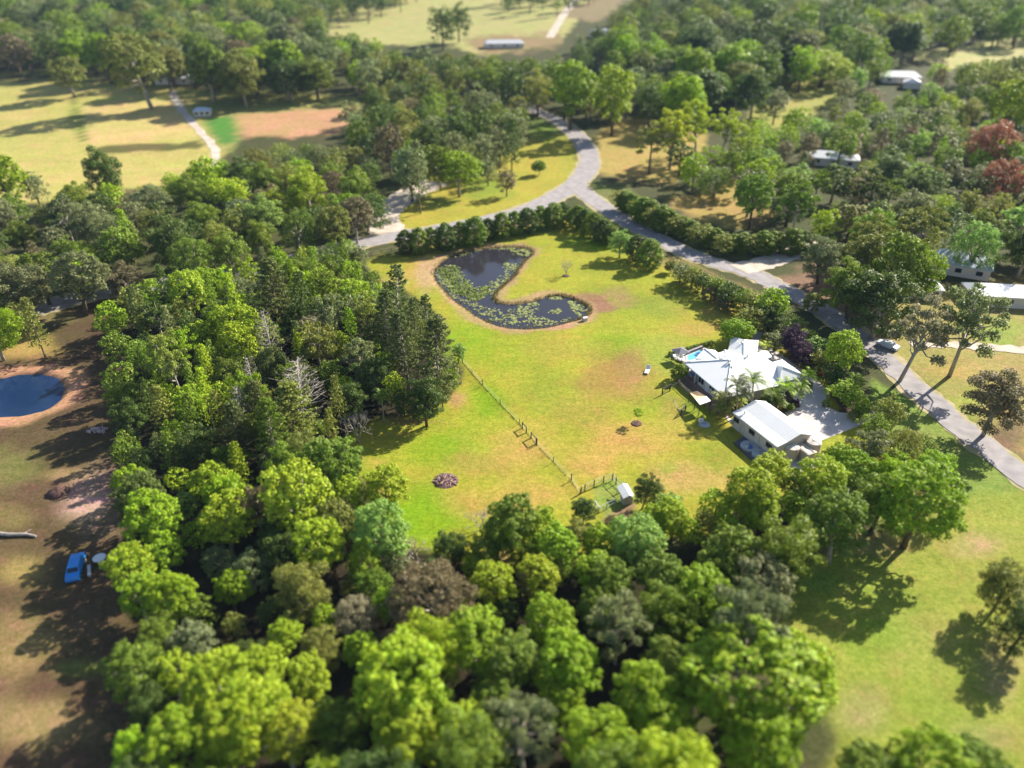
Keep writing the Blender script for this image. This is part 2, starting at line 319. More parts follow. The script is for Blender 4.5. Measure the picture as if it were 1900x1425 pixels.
def gnoise(scale, lo, hi, detail=6, sx=1.0, rot=0.0):
    mp = t.nodes.new("ShaderNodeMapping"); mp.inputs["Scale"].default_value = (sx, 1, 1); mp.inputs["Rotation"].default_value = (0, 0, rot)
    n = t.nodes.new("ShaderNodeTexNoise"); n.inputs["Scale"].default_value = scale; n.inputs["Detail"].default_value = detail; n.inputs["Roughness"].default_value = 0.65
    t.links.new(tc.outputs["Object"], mp.inputs[0]); t.links.new(mp.outputs[0], n.inputs["Vector"])
    r = t.nodes.new("ShaderNodeMapRange"); r.inputs["From Min"].default_value = 0.3; r.inputs["From Max"].default_value = 0.7
    r.inputs["To Min"].default_value = lo; r.inputs["To Max"].default_value = hi; t.links.new(n.outputs[0], r.inputs["Value"]); return r
def mixn(kind, a, bb, fac):
    m = t.nodes.new("ShaderNodeMix"); m.data_type = 'RGBA'; m.blend_type = kind
    if isinstance(fac, float): m.inputs[0].default_value = fac
    else: t.links.new(fac.outputs[0], m.inputs[0])
    t.links.new(a, m.inputs[6])
    if isinstance(bb, tuple): m.inputs[7].default_value = (*bb, 1)
    else: t.links.new(bb, m.inputs[7])
    return m.outputs[2]
c = mixn('MULTIPLY', at.outputs["Color"], (1.22, 0.92, 1.35), gnoise(0.055, -0.1, 1.0, 5))
c = mixn('MULTIPLY', c, (0.60, 0.86, 0.5), gnoise(0.11, -0.45, 0.85, 8))
c = mixn('MULTIPLY', c, (1.38, 0.98, 1.6), gnoise(0.22, -0.9, 0.9, 10))
c = mixn('MULTIPLY', c, (0.66, 0.76, 0.55), gnoise(0.75, -0.2, 1.0, 9))
c = mixn('MULTIPLY', c, (0.60, 0.70, 0.50), gnoise(1.7, -0.3, 1.0, 5))
c = mixn('MULTIPLY', c, (0.58, 0.62, 0.48), gnoise(3.2, -0.4, 0.8, 6))
c = mixn('MULTIPLY', c, (0.86, 0.9, 0.82), gnoise(0.35, -0.3, 0.8, 3, 0.25, rad(55)))
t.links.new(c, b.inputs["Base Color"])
bp = t.nodes.new("ShaderNodeBump"); bp.inputs["Strength"].default_value = 0.4; bp.inputs["Distance"].default_value = 0.12
t.links.new(gnoise(4.6, 0, 1, 8).outputs[0], bp.inputs["Height"]); t.links.new(bp.outputs[0], b.inputs["Normal"])
me.materials.append(gm)
ground = link("ground", me); structure(ground, "grassy lawn, paddocks, earth yards and leaf litter over gently rising land")

# ------------------------------------------------------------------ water
def water_mat(name, col, rough, bump):
    m = bpy.data.materials.new(name); m.use_nodes = True; t = m.node_tree; b = t.nodes["Principled BSDF"]
    b.inputs["Base Color"].default_value = (*col, 1); b.inputs["Roughness"].default_value = rough; b.inputs["IOR"].default_value = 1.33
    tc = t.nodes.new("ShaderNodeTexCoord"); n = t.nodes.new("ShaderNodeTexNoise"); n.inputs["Scale"].default_value = 1.1; n.inputs["Detail"].default_value = 3
    bp = t.nodes.new("ShaderNodeBump"); bp.inputs["Strength"].default_value = bump; bp.inputs["Distance"].default_value = 0.05
    t.links.new(tc.outputs["Object"], n.inputs["Vector"]); t.links.new(n.outputs[0], bp.inputs["Height"]); t.links.new(bp.outputs[0], b.inputs["Normal"])
    return m
def grow(poly, k):
    c = [np.array(p) for p in poly]; n = len(c); area = sum(c[i][0] * c[(i + 1) % n][1] - c[(i + 1) % n][0] * c[i][1] for i in range(n)); o = []
    for i in range(n):
        d = c[(i + 1) % n] - c[i - 1]; nn = np.array([d[1], -d[0]]) / (np.linalg.norm(d) + 1e-9) * (1 if area > 0 else -1); o.append(tuple(c[i] + nn * k))
    return o if area > 0 else o[::-1]
def sheet(name, poly, z, m, thick=0.0):
    bm = bmesh.new(); vs = [bm.verts.new((p[0], p[1], z if not callable(z) else z(p))) for p in poly]; bm.faces.new(vs); bmesh.ops.triangulate(bm, faces=bm.faces[:])
    bmesh.ops.recalc_face_normals(bm, faces=bm.faces[:])
    if bm.faces[:][0].normal.z < 0: bmesh.ops.reverse_faces(bm, faces=bm.faces[:])
    if thick:
        r = bmesh.ops.extrude_face_region(bm, geom=bm.faces[:]); bmesh.ops.translate(bm, vec=(0, 0, -thick), verts=[e for e in r["geom"] if isinstance(e, bmesh.types.BMVert)])
        bmesh.ops.recalc_face_normals(bm, faces=bm.faces[:])
    mm = bpy.data.meshes.new(name); bm.to_mesh(mm); bm.free(); mm.materials.append(m); return link(name, mm)
structure(sheet("pond_water", grow(PONDW, 0.7), -0.36, water_mat("pond_water", (0.022, 0.020, 0.026), 0.08, 0.25)), "dark still water of the kidney shaped lily pond")
structure(sheet("dam_water", grow(DAMW, 0.7), -0.40, water_mat("dam_water", (0.008, 0.022, 0.065), 0.1, 0.25)), "blue water of the small earth-banked dam")

def scatter_pads(polys, n, rmin, rmax, c0):
    Q = []; T = []
    allp = np.array(PONDW)
    for poly, share in polys:
        poly = [Z2(*p) for p in poly]; a = np.array(poly); k = 0; want = int(n * share); tries = 0
        while k < want and tries < want * 30:
            tries += 1
            u = rng.uniform(a[:, 0].min(), a[:, 0].max()); v = rng.uniform(a[:, 1].min(), a[:, 1].max())
            if sdf(np.array([u]), np.array([v]), poly)[0] > 1.5 * rng.normal(): continue
            p = P(u, v, -0.36); s = sdf(np.array([p.x]), np.array([p.y]), PONDW)[0]
            if s > -0.7: continue
            if math.sin(p.x * 1.1 + 2 * math.sin(p.y * .7)) * math.cos(p.y * 1.3 + p.x * .4) > rng.uniform(-.3, .9): continue
            k += 1; r = rng.uniform(rmin, rmax); th = rng.uniform(0, 6.28); tl = rng.normal(0, 0.10, 2)
            ang = th + np.array([0.3, 1.9, 3.4, 5.2]); xy = np.c_[np.cos(ang), np.sin(ang)] * r
            Q.append(np.c_[p.x + xy[:, 0], p.y + xy[:, 1], -0.335 + 0.03 * rng.random() + np.abs(xy @ tl)])
            T.append(np.array(c0) * rng.uniform(0.7, 1.2))
    return np.array(Q), np.array(T)
PADS = [([(455, 400), (600, 385), (650, 450), (700, 520), (790, 500), (770, 560), (720, 600), (690, 640), (560, 560), (470, 470)], .34),
        ([(560, 325), (700, 285), (900, 270), (1030, 290), (1020, 330), (940, 330), (900, 290), (760, 292), (640, 320), (590, 345)], .14),
        ([(870, 370), (960, 385), (920, 450), (900, 480), (830, 540), (810, 590), (880, 612), (800, 600), (780, 490), (880, 440)], .13),
        ([(700, 600), (760, 640), (900, 650), (1070, 640), (1050, 680), (1150, 710), (1260, 690), (1240, 725), (1080, 745), (900, 740), (770, 700), (690, 655)], .22),
        ([(1240, 600), (1320, 600), (1370, 650), (1310, 690), (1270, 640)], .09), ([(950, 620), (1060, 600), (1080, 625), (960, 645)], .03), ([(1130, 650), (1200, 640), (1210, 670), (1140, 672)], .02), ([(1110, 565), (1200, 562), (1210, 590), (1150, 580)], .03)]
Q, T = scatter_pads(PADS, 1900, 0.14, 0.38, (0.30, 0.335, 0.12))
lp = link("lily_pads", qmesh("lily_pads", Q, [LEAFT], tint=T)); tag(lp, "pale green lily pads floating in rafts on the pond", "water lilies", kind="stuff")
Q, T = [], []
for poly, n in (([(470, 400), (590, 390), (640, 470), (690, 525), (790, 505), (780, 560), (700, 600), (560, 540)], 1500),):
    a = np.array([Z2(*p) for p in poly])
    for _ in range(n):
        u = rng.uniform(a[:, 0].min(), a[:, 0].max()); v = rng.uniform(a[:, 1].min(), a[:, 1].max())
        if sdf(np.array([u]), np.array([v]), a)[0] > 0: continue
        p = P(u, v, -0.3); hh = rng.uniform(.12, .4); th = rng.uniform(0, 6.28); dx, dy = math.cos(th) * .22, math.sin(th) * .22
        Q.append([(p.x - dx, p.y - dy, -.36), (p.x + dx, p.y + dy, -.36), (p.x + dx * .6 + dy, p.y + dy * .6, -.3 + hh), (p.x - dx * .6 + dy, p.y - dy * .6, -.3 + hh)]); T.append(np.array((0.20, 0.27, 0.06)) * rng.uniform(.7, 1.2))
wr = link("water_reeds", qmesh("water_reeds", np.array(Q), [LEAFT], tint=np.array(T))); tag(wr, "green water weed standing in the left of the pond", "water weed", kind="stuff")
Q, T = [], []
for i in range(len(POND)):
    a, bb = POND[i], POND[(i + 1) % len(POND)]; L = (bb - a).length
    dens = 5 if 8 <= i <= 14 or 20 <= i <= 27 else 1.6
    for _ in range(int(L * dens * 3)):
        p = a.lerp(bb, rng.random()); p.x += rng.normal(0, .35); p.y += rng.normal(0, .35); hh = rng.uniform(.15, .6); th = rng.uniform(0, 6.28); dx, dy = math.cos(th) * .12, math.sin(th) * .12
        Q.append([(p.x - dx, p.y - dy, -.4), (p.x + dx, p.y + dy, -.4), (p.x + dx * .3 + dy, p.y + dy * .3, -.1 + hh), (p.x - dx * .3 + dy, p.y - dy * .3, -.1 + hh)]); T.append(np.array((0.17, 0.15, 0.05)) * rng.uniform(.6, 1.2))
br = link("bank_grass", qmesh("bank_grass", np.array(Q), [LEAFT], tint=np.array(T))); tag(br, "rough tawny grass along the bank of the pond", "grass", kind="stuff")

# ------------------------------------------------------------------ roads, drives, paving
def smooth_path(pts, n=8):
    o = []
    for i in range(len(pts) - 1):
        p0, p1, p2, p3 = pts[max(i - 1, 0)], pts[i], pts[i + 1], pts[min(i + 2, len(pts) - 1)]
        for k in range(n):
            s = k / n; o.append(0.5 * ((2 * p1) + (p2 - p0) * s + (2 * p0 - 5 * p1 + 4 * p2 - p3) * s * s + (3 * p1 - p0 - 3 * p2 + p3) * s ** 3))
    o.append(pts[-1]); return o
def road(name, px, width, m, lift=0.05, label=None):
    pts = smooth_path([P(*p) for p in px]); mb = MB(); vs = []; nx = 5
    for i, p in enumerate(pts):
        d = (pts[min(i + 1, len(pts) - 1)] - pts[max(i - 1, 0)]); d.z = 0; d.normalize(); nn = Vector((-d.y, d.x, 0)); wd = width if not isinstance(width, (list, tuple)) else width[0] + (width[1] - width[0]) * i / len(pts)
        for k in range(nx):
            q = p + nn * (wd * (k / (nx - 1) - 0.5) + (random.uniform(-.55, .55) if k in (0, nx - 1) else 0)); vs.append((q.x, q.y, float(terr(q.x, q.y)) + lift))
    fs = [(i * nx + k, i * nx + k + 1, (i + 1) * nx + k + 1, (i + 1) * nx + k) for i in range(len(pts) - 1) for k in range(nx - 1)]
    mb.add(vs, fs); o = mb.build(name, m, None, True); structure(o, label); return o
ASPH = mat("old_asphalt", (0.29, 0.265, 0.265), 0.9, 0.2, 0.12, 0.45, col2=(0.19, 0.175, 0.18))
GRAVEL = mat("gravel", (0.50, 0.43, 0.37), 0.95, 0.1, 0.2, 0.4, col2=(0.34, 0.28, 0.22))
road("road", [(940, 165), (975, 196), (1035, 224), (1080, 262), (1093, 300), (1072, 338), (1035, 362), (985, 386), (900, 410), (790, 430), (690, 447), (560, 478), (430, 508), (300, 528), (190, 543), (100, 565), (-30, 600)], 7.6, ASPH, 0.06, "pale grey road bending past the back of the property")
road("lane", [(1068, 345), (1130, 392), (1200, 432), (1290, 476), (1390, 506), (1450, 535), (1530, 578), (1620, 645), (1700, 722), (1800, 806), (1960, 930), (2180, 1090), (2450, 1290)], [6.6, 4.4], ASPH, 0.10, "pale grey lane along the right side of the property")
VERGE = mat("verge_gravel", (0.36, 0.29, 0.19), .95, .1, .2, .5, col2=(0.24, 0.22, 0.10))
road("road_shoulder", [(940, 165), (975, 196), (1035, 224), (1080, 262), (1093, 300), (1072, 338), (1035, 362), (985, 386), (900, 410), (790, 430), (690, 447), (560, 478), (430, 508), (300, 528), (190, 543), (100, 565), (-30, 600)], 9.6, VERGE, 0.03, "dusty gravel shoulder under the edges of the road")
road("lane_shoulder", [(1068, 345), (1130, 392), (1200, 432), (1290, 476), (1390, 506), (1450, 535), (1530, 578), (1620, 645), (1700, 722), (1800, 806), (1960, 930), (2180, 1090), (2450, 1290)], [8.4, 6.0], VERGE, 0.035, "dusty gravel shoulder under the edges of the lane")
road("gravel_drive", [(1370, 500), (1420, 488), (1480, 466), (1530, 452)], 7.0, GRAVEL, 0.14, "gravel drive leaving the lane to the right")
road("gravel_layby", [(720, 432), (708, 400), (735, 375), (770, 355), (810, 338)], 11.0, GRAVEL, 0.08, "gravel lay-by beside the road")
road("dirt_track", [(318, 168), (338, 205), (372, 245), (398, 275), (402, 310)], 3.5, GRAVEL, 0.08, "pale farm track between the paddocks")
road("gravel_track", [(1095, -30), (1060, 10), (1035, 45), (1020, 70)], 6.0, GRAVEL, 0.08, "pale straight track across the far field")
road("footpath", [(1690, 640), (1760, 640), (1830, 645), (1930, 650), (2150, 655)], 3.0, GRAVEL, 0.08, "pale sandy path across the garden on the right")
def psheet(name, px, z, m, label, thick=0.0, zf=Z1):
    o = sheet(name, [(q.x, q.y) for q in (P(*zf(*p)) for p in px)], z, m, thick); structure(o, label); return o
psheet("driveway", [(850, 150), (930, 180), (890, 260), (985, 300), (1130, 400), (1270, 500), (1400, 590), (1465, 650), (1488, 720), (1480, 800), (1530, 845), (1600, 880), (1700, 888), (1900, 862), (1960, 920), (1790, 992), (1405, 1145), (1330, 1125), (1120, 880), (1262, 830), (1262, 815), (1195, 770), (1195, 690), (1290, 670), (1352, 692), (1352, 660), (1310, 590), (1180, 560), (1100, 540), (860, 560), (820, 300)], 0.03, CONC, "pale concrete driveway and parking court between house and shed")
psheet("garden_slab", [(380, 610), (560, 770), (650, 900), (640, 940), (610, 920), (540, 870), (395, 720), (350, 680), (225, 560), (240, 510)], 0.04, BRICKP, "brick paving along the west side of the house")
psheet("gravel_pad", [(665, 1150), (760, 1090), (1080, 1300), (1060, 1350), (900, 1330), (830, 1310)], 0.03, mat("blue_metal", (0.14, 0.13, 0.16), 0.95, 0.1, 0.2, 6), "dark gravel strip beside the shed")
psheet("shed_apron", [(600, 905), (640, 930), (1060, 1250), (1030, 1270), (615, 950)], 0.045, CONC, "narrow concrete apron at the foot of the shed wall")

# ------------------------------------------------------------------ corrugated roofing
def roof_mat(name, col):
    m = bpy.data.materials.new(name); m.use_nodes = True; t = m.node_tree; b = t.nodes["Principled BSDF"]
    b.inputs["Roughness"].default_value = 0.42; b.inputs["Specular IOR Level"].default_value = 0.4
    uv = t.nodes.new("ShaderNodeUVMap"); wv = t.nodes.new("ShaderNodeTexWave"); wv.inputs["Scale"].default_value = 0.6; wv.bands_direction = 'X'
    n = t.nodes.new("ShaderNodeTexNoise"); n.inputs["Scale"].default_value = 0.5; tc = t.nodes.new("ShaderNodeTexCoord"); t.links.new(tc.outputs["Object"], n.inputs["Vector"])
    t.links.new(uv.outputs[0], wv.inputs["Vector"])
    mx = t.nodes.new("ShaderNodeMix"); mx.data_type = 'RGBA'; mx.inputs[6].default_value = (*col, 1); mx.inputs[7].default_value = (*(c * .84 for c in col), 1)
    ma = t.nodes.new("ShaderNodeMath"); ma.operation = 'MULTIPLY'; t.links.new(wv.outputs["Fac"], ma.inputs[0]); t.links.new(n.outputs[0], ma.inputs[1])
    t.links.new(ma.outputs[0], mx.inputs[0]); t.links.new(mx.outputs[2], b.inputs["Base Color"])
    bp = t.nodes.new("ShaderNodeBump"); bp.inputs["Strength"].default_value = 0.2; bp.inputs["Distance"].default_value = 0.03
    t.links.new(wv.outputs["Fac"], bp.inputs["Height"]); t.links.new(bp.outputs[0], b.inputs["Normal"]); return m
ROOFW = roof_mat("white_roofing", (0.70, 0.70, 0.70)); ROOFB = roof_mat("blue_grey_roofing", (0.40, 0.46, 0.56)); ROOFG = roof_mat("grey_roofing", (0.5, 0.5, 0.52))
def roof_part(name, V, faces, m, parent, thick=0.16):
    bm = bmesh.new(); vs = [bm.verts.new(p) for p in V]; bm.verts.ensure_lookup_table()
    for f in faces:
        for i in range(1, len(f) - 1):
            try: bm.faces.new((vs[f[0]], vs[f[i]], vs[f[i + 1]]))
            except ValueError: pass
    bm.normal_update()
    for f in bm.faces:
        if f.normal.z < 0: f.normal_flip()
    uvl = bm.loops.layers.uv.new("UVMap")
    for f in bm.faces:
        h = Vector((-f.normal.y, f.normal.x, 0)); h = h.normalized() if h.length > 1e-4 else Vector((1, 0, 0)); d = f.normal.cross(h)
        for l in f.loops: l[uvl].uv = (l.vert.co.dot(h), l.vert.co.dot(d))
    top = bm.faces[:]
    dup = bmesh.ops.duplicate(bm, geom=top); df = [e for e in dup["geom"] if isinstance(e, bmesh.types.BMFace)]; vm = dup["vert_map"]
    bmesh.ops.translate(bm, vec=(0, 0, -thick), verts=[e for e in dup["geom"] if isinstance(e, bmesh.types.BMVert)]); bmesh.ops.reverse_faces(bm, faces=df)
    for e in [e for f in top for e in f.edges]:
        if e.is_valid and len([f for f in e.link_faces if f in top]) == 1 and len(e.link_faces) == 1:
            a, c = e.verts
            try: bm.faces.new((a, c, vm[c], vm[a]))
            except (ValueError, KeyError): pass
    bmesh.ops.recalc_face_normals(bm, faces=bm.faces[:])
    me = bpy.data.meshes.new(name); bm.to_mesh(me); bm.free(); me.materials.append(m); return link(name, me, parent)
def PH(u, v, h): return P(u, v, h)
E1 = Vector((0.566, -0.825, 0)); E2 = Vector((0.825, 0.566, 0)); ANG = math.atan2(E1.y, E1.x)

# ------------------------------------------------------------------ the house
A = PH(1269, 672.7, 2.7); K = PH(1346, 737, 2.7); e1 = (K - A); LAK = e1.length; e1 = e1.normalized(); e2 = Vector((-e1.y, e1.x, 0))
house = thing("house", (A + e1 * 7 + e2 * 6).xy.to_3d(), "sprawling white metal roofed house with several hipped wings beside the pool", "house")
C = PH(1357, 667.3, 4.9); Ee = PH(1380, 660.5, 5.0); A2 = A + e2 * 12.3; K2 = K + e2 * 11.6
def on_plane(u, v, a, b_, c_):
    n_ = (b_ - a).cross(c_ - a); d_ = ray(u, v); o_ = Vector((0, 0, CAMZ)); return o_ + d_ * ((a - o_).dot(n_) / d_.dot(n_))
F2 = on_plane(1441, 679.2, K, K2, C)
V = [A, K, C, Ee, A2, K2, F2]
roof_part("roof", V, [(0, 1, 2), (2, 1, 5, 6, 3), (4, 0, 2, 3)], ROOFW, house)
q = lambda L: [PH(*a) for a in L]
Vn = q([(1357.5, 623.5, 2.9), (1380.6, 630.2, 4.5), (1408.2, 631.5, 2.9), (1352, 648.5, 2.9), (1332.6, 654.6, 2.9), (1331, 667, 3.35), (1357, 666.5, 4.92), (1380.5, 659.5, 5.02), (1381, 647.5, 4.8), (1404.5, 655, 2.9), (1433, 671.8, 2.95), (1433, 681.2, 3.9)]); Vn[11] = F2 + Vector((0, 0, .01))
roof_part("roof", Vn, [(0, 3, 8, 1), (3, 4, 5, 6, 7, 8), (1, 8, 7, 2), (7, 9, 2), (7, 10, 9), (7, 11, 10)], ROOFW, house)
Vg = q([(1450.5, 680, 4.75), (1451, 666.4, 2.8), (1494.5, 697.6, 2.8), (1447.4, 708.5, 2.8), (1438.3, 707, 2.85), (1441, 679.2, 4.5), (1432.5, 672, 2.85), (1432.5, 682, 3.9)]); Vg[4] = K2 + Vector((0, 0, .02)); Vg[5] = F2 + Vector((0, 0, .02))
roof_part("roof", Vg, [(0, 1, 2), (0, 2, 3), (0, 3, 4, 5), (0, 5, 6, 1), (5, 7, 6)], ROOFW, house)
Vp = q([(1402.7, 655.5, 3.1), (1413.7, 650, 3.45), (1424.6, 651.3, 3.0), (1432.2, 661.4, 2.95), (1423.8, 665.2, 3.1), (1406, 662, 3.4)])
roof_part("porch_roof", Vp, [(1, 0, 5), (1, 5, 4, 3), (1, 3, 2)], ROOFW, house)
Vt = q([(1307.4, 646.6, 3.5), (1326.7, 649.6, 2.95), (1332.8, 654.8, 2.95), (1331.5, 666, 3.7), (1289.7, 665.3, 2.75)])
roof_part("patio_roof", Vt, [(0, 3, 4), (0, 1, 2, 3)], ROOFW, house)
mb = MB()
for a, c in ((A, C), (K, C), (C, Ee), (Vn[1], Vn[7]), (Vg[0], Vg[2]), (Vg[0], Vg[3]), (Vt[0], Vt[3])):
    mb = MB(); mb.tube([a + Vector((0, 0, .03)), c + Vector((0, 0, .03))], [.11, .11], 6); mb.build("ridge_cap", WHITE, house)

mb = MB()
for a, c in ((A, K), (K, K2), (Vg[1], Vg[2]), (Vg[2], Vg[3]), (Vt[4], Vt[0]), (Vn[0], Vn[3])):
    mb = MB(); mb.tube([a + Vector((0, 0, -.1)), c + Vector((0, 0, -.1))], [.09, .09], 5); mb.build("gutter", WHITE, house)

mb = MB(); i_ = 0.75
wp = lambda p, a, b2: (p + e1 * a + e2 * b2)
foot = [wp(A, i_ + 3.4, i_), wp(K, -i_, i_), wp(K2, -i_, -i_), wp(A2, i_, -i_), wp(A, i_, 4), wp(A, i_ + 3.4, 4)]
mb.prism(foot, 0.0, 2.62)
cn = sum((Vn[k] for k in (0, 2, 3, 9)), Vector()) / 4
mb.prism([cn.lerp(Vn[k], .86) for k in (0, 3, 9, 2)], 0.0, 2.72)
cg = sum((Vg[k] for k in (1, 2, 3, 6)), Vector()) / 4
mb.prism([cg.lerp(Vg[k], .88) for k in (2, 1, 6, 3)], 0.0, 2.62)
mb.build("wall", CREAM, house)
hang = math.atan2(e1.y, e1.x)
def wall_item(name, s, z, wd, ht, m, frame=None, off=0.0):
    p = A + e1 * s + e2 * (i_ - 0.03 + off); mb = MB(); mb.box((p.x, p.y, z), (wd, 0.08, ht), hang); o = mb.build(name, m, house)
    if frame:
        f = MB()
        for dx, dz, sx, sz in ((0, ht / 2, wd + .1, .07), (0, -ht / 2, wd + .1, .07), (-wd / 2, 0, .07, ht), (wd / 2, 0, .07, ht), (0, 0, .06, ht)):
            qq = p + e1 * dx - e2 * 0.03; f.box((qq.x, qq.y, z + dz), (sx, .1, sz), hang)
        fo = f.mesh("frame", frame); o2 = link("frame", fo, o); o2.matrix_parent_inverse = o.matrix_world.inverted() if False else Matrix.Identity(4)
        o2.matrix_parent_inverse = (Matrix.Translation(house.location)).inverted() @ Matrix.Identity(4) if False else Matrix.Identity(4)
    return o
for s, z, wd, ht in ((8.6, 1.7, 1.5, .9), (10.9, 1.5, 1.0, 1.2), (5.2, 1.4, 1.8, 1.4)): wall_item("window", s, z, wd, ht, DARKGLASS, WHITE)
wall_item("door", 7.1, 1.05, 1.0, 2.1, WHITE); wall_item("door", 9.9, 1.05, .9, 2.1, GALV)
gd = MB(); a_, b_ = Vg[2].lerp(Vg[3], .12), Vg[2].lerp(Vg[3], .85); mid = (a_ + b_) / 2; dg = (b_ - a_); inw = (cg - mid); inw.z = 0; inw = inw.normalized()
mid = mid + inw * 0.62; gd.box((mid.x, mid.y, 1.15), (dg.length * .82, .06, 2.3), math.atan2(dg.y, dg.x)); gd.build("garage_door", mat("garage_door", (0.42, 0.38, 0.36), 0.6), house)
sw = MB(); a_, b_ = PH(1335, 664.5, 4.4), PH(1346, 660, 4.6); sw.tube([a_, b_], [.3, .3], 10); sw.build("water_heater", WHITE, house)
fl = MB()
for u, v, h in ((1351.8, 671, 4.7), (1344.5, 653, 4.0), (1387, 661, 5.0), (1376.5, 638, 4.3), (1357.5, 683.5, 4.2), (1353, 677, 4.4)):
    p = PH(u, v, h); fl = MB(); fl.lathe((p.x, p.y, p.z - .3), [(.12, 0), (.12, .55), (.24, .58), (.24, .72), (.05, .8)], 8); fl.build("roof_vent", GALV, house)
pl = MB()
for p in (A + e1 * .35 + e2 * .4, A + e1 * 3.6 + e2 * .4, Vt[4] + Vector((.4, .3, 0)), Vt[0] + Vector((0, -.5, 0)), Vp[2], Vp[3]):
    pl = MB(); pl.box((p.x, p.y, 1.3), (.14, .14, 2.6), hang); pl.build("verandah_post", WHITE, house)
# verandah floor
psheet("verandah_floor", [(225, 520), (300, 470), (420, 560), (345, 615)], 0.12, CONC, "pale concrete verandah floor under the west corner of the house", 0.12)
# outdoor set under the eave
tb = P(1284, 700, 0); ot = thing("outdoor_table", tb, "blue covered outdoor table under the west eave of the house", "table")
mb = MB(); mb.box((0, 0, .75), (1.5, .9, .06), hang); local("table_top", mb, mat("blue_cover", (0.10, 0.20, 0.42), 0.7), ot)
for sx in (-.6, .6):
    for sy in (-.35, .35): mb = MB(); mb.box((sx * math.cos(hang) - sy * math.sin(hang), sx * math.sin(hang) + sy * math.cos(hang), .36), (.07, .07, .72), hang); local("leg", mb, STEEL, ot)

# ------------------------------------------------------------------ the pool and its surround
psheet("pool_paving", [(95, 375), (170, 350), (330, 308), (400, 306), (470, 330), (480, 420), (240, 440), (190, 425)], 0.06, mat("pale_paver", (0.66, 0.60, 0.56), .85, .2, .06, 2), "pale paving around the swimming pool", 0.06)
pp = [P(*Z1(*p), .07) for p in [(255, 380), (390, 322), (470, 345), (400, 395), (300, 425), (258, 423)]]
pool = thing("swimming_pool", pp[0], "rectangular pale blue swimming pool at the left end of the house", "pool")
mb = MB(); mb.prism([(p.x, p.y) for p in pp][::-1], -.02, .10); mb.build("water", water_mat("pool_water", (0.12, 0.42, 0.66), 0.06, 0.15), pool)
mb = MB()
for i in range(len(pp)):
    a, c = pp[i], pp[(i + 1) % len(pp)]; m_ = (a + c) / 2; d = c - a; mb.box((m_.x, m_.y, .09), (d.length + .3, .35, .12 + .004 * i), math.atan2(d.y, d.x))
mb.build("coping", mat("coping", (0.62, 0.58, 0.55), .8), pool)
mb = MB(); a, c = P(*Z1(255, 372)), P(*Z1(392, 318)); m_ = (a + c) / 2; d = c - a; mb.box((m_.x, m_.y, .35), (d.length, .5, .7), math.atan2(d.y, d.x)); mb.build("feature_wall", mat("wall_stone", (0.30, 0.26, 0.27), .85, .2, .2, 3), pool)
um = P(1261, 668, 0); us = thing("pool_umbrella", um, "dark grey square umbrella standing at the pool corner", "umbrella")
mb = MB(); mb.tube([(0, 0, 0), (0, 0, 2.5)], [.04, .04], 6); local("pole", mb, GALV, us)
mb = MB(); r_ = 1.9; cs = [(r_ * math.cos(hang + math.pi / 4 + k * math.pi / 2), r_ * math.sin(hang + math.pi / 4 + k * math.pi / 2), 2.1) for k in range(4)] + [(0, 0, 2.75)]
cs += [(x, y, z - .05) for x, y, z in cs]
mb.add(cs, [(0, 1, 4), (1, 2, 4), (2, 3, 4), (3, 0, 4), (6, 5, 9), (7, 6, 9), (8, 7, 9), (5, 8, 9), (0, 5, 6, 1), (1, 6, 7, 2), (2, 7, 8, 3), (3, 8, 5, 0)]); local("canopy", mb, mat("grey_canvas", (0.16, 0.16, 0.18), .9), us)
def lounge(name, u, v, label, rz, z0=0.06, sc=1.0, group=None):
    p = P(u, v, z0); o = thing(name, p, label, "lounge chair", group, rz)
    mb = MB(); mb.box((0, -.25 * sc, .32), (.62 * sc, 1.3 * sc, .09)); local("seat", mb, WHITE, o)
    mb = MB(); s = sc; mb.add([(-.31 * s, .4 * s, .3), (.31 * s, .4 * s, .3), (.31 * s, .95 * s, .95), (-.31 * s, .95 * s, .95), (-.31 * s, .48 * s, .26), (.31 * s, .48 * s, .26), (.31 * s, 1.03 * s, .91), (-.31 * s, 1.03 * s, .91)], [(0, 1, 2, 3), (7, 6, 5, 4), (0, 4, 5, 1), (1, 5, 6, 2), (2, 6, 7, 3), (3, 7, 4, 0)]); local("backrest", mb, WHITE, o)
    for sx in (-.26, .26):
        for sy in (-.8, .35):
            mb = MB(); mb.box((sx * s, sy * s, .14), (.06, .06, .28)); local("leg", mb, WHITE, o)
    return o
lounge("sun_lounger", 1251, 661, "white sun lounger beside the grey umbrella, nearest the hedge corner", hang + 1.2)
lounge("sun_lounger", 1260, 667.5, "white sun lounger at the pool edge below the umbrella", hang + 1.5)
lounge("sun_lounger", 1266, 669, "white sun lounger between the pool water and the roof corner", hang + 1.4)
lounge("garden_lounge", 1201, 690, "lone white lounge chair standing out on the lawn left of the pool", rad(-20), 0.0, 1.25)
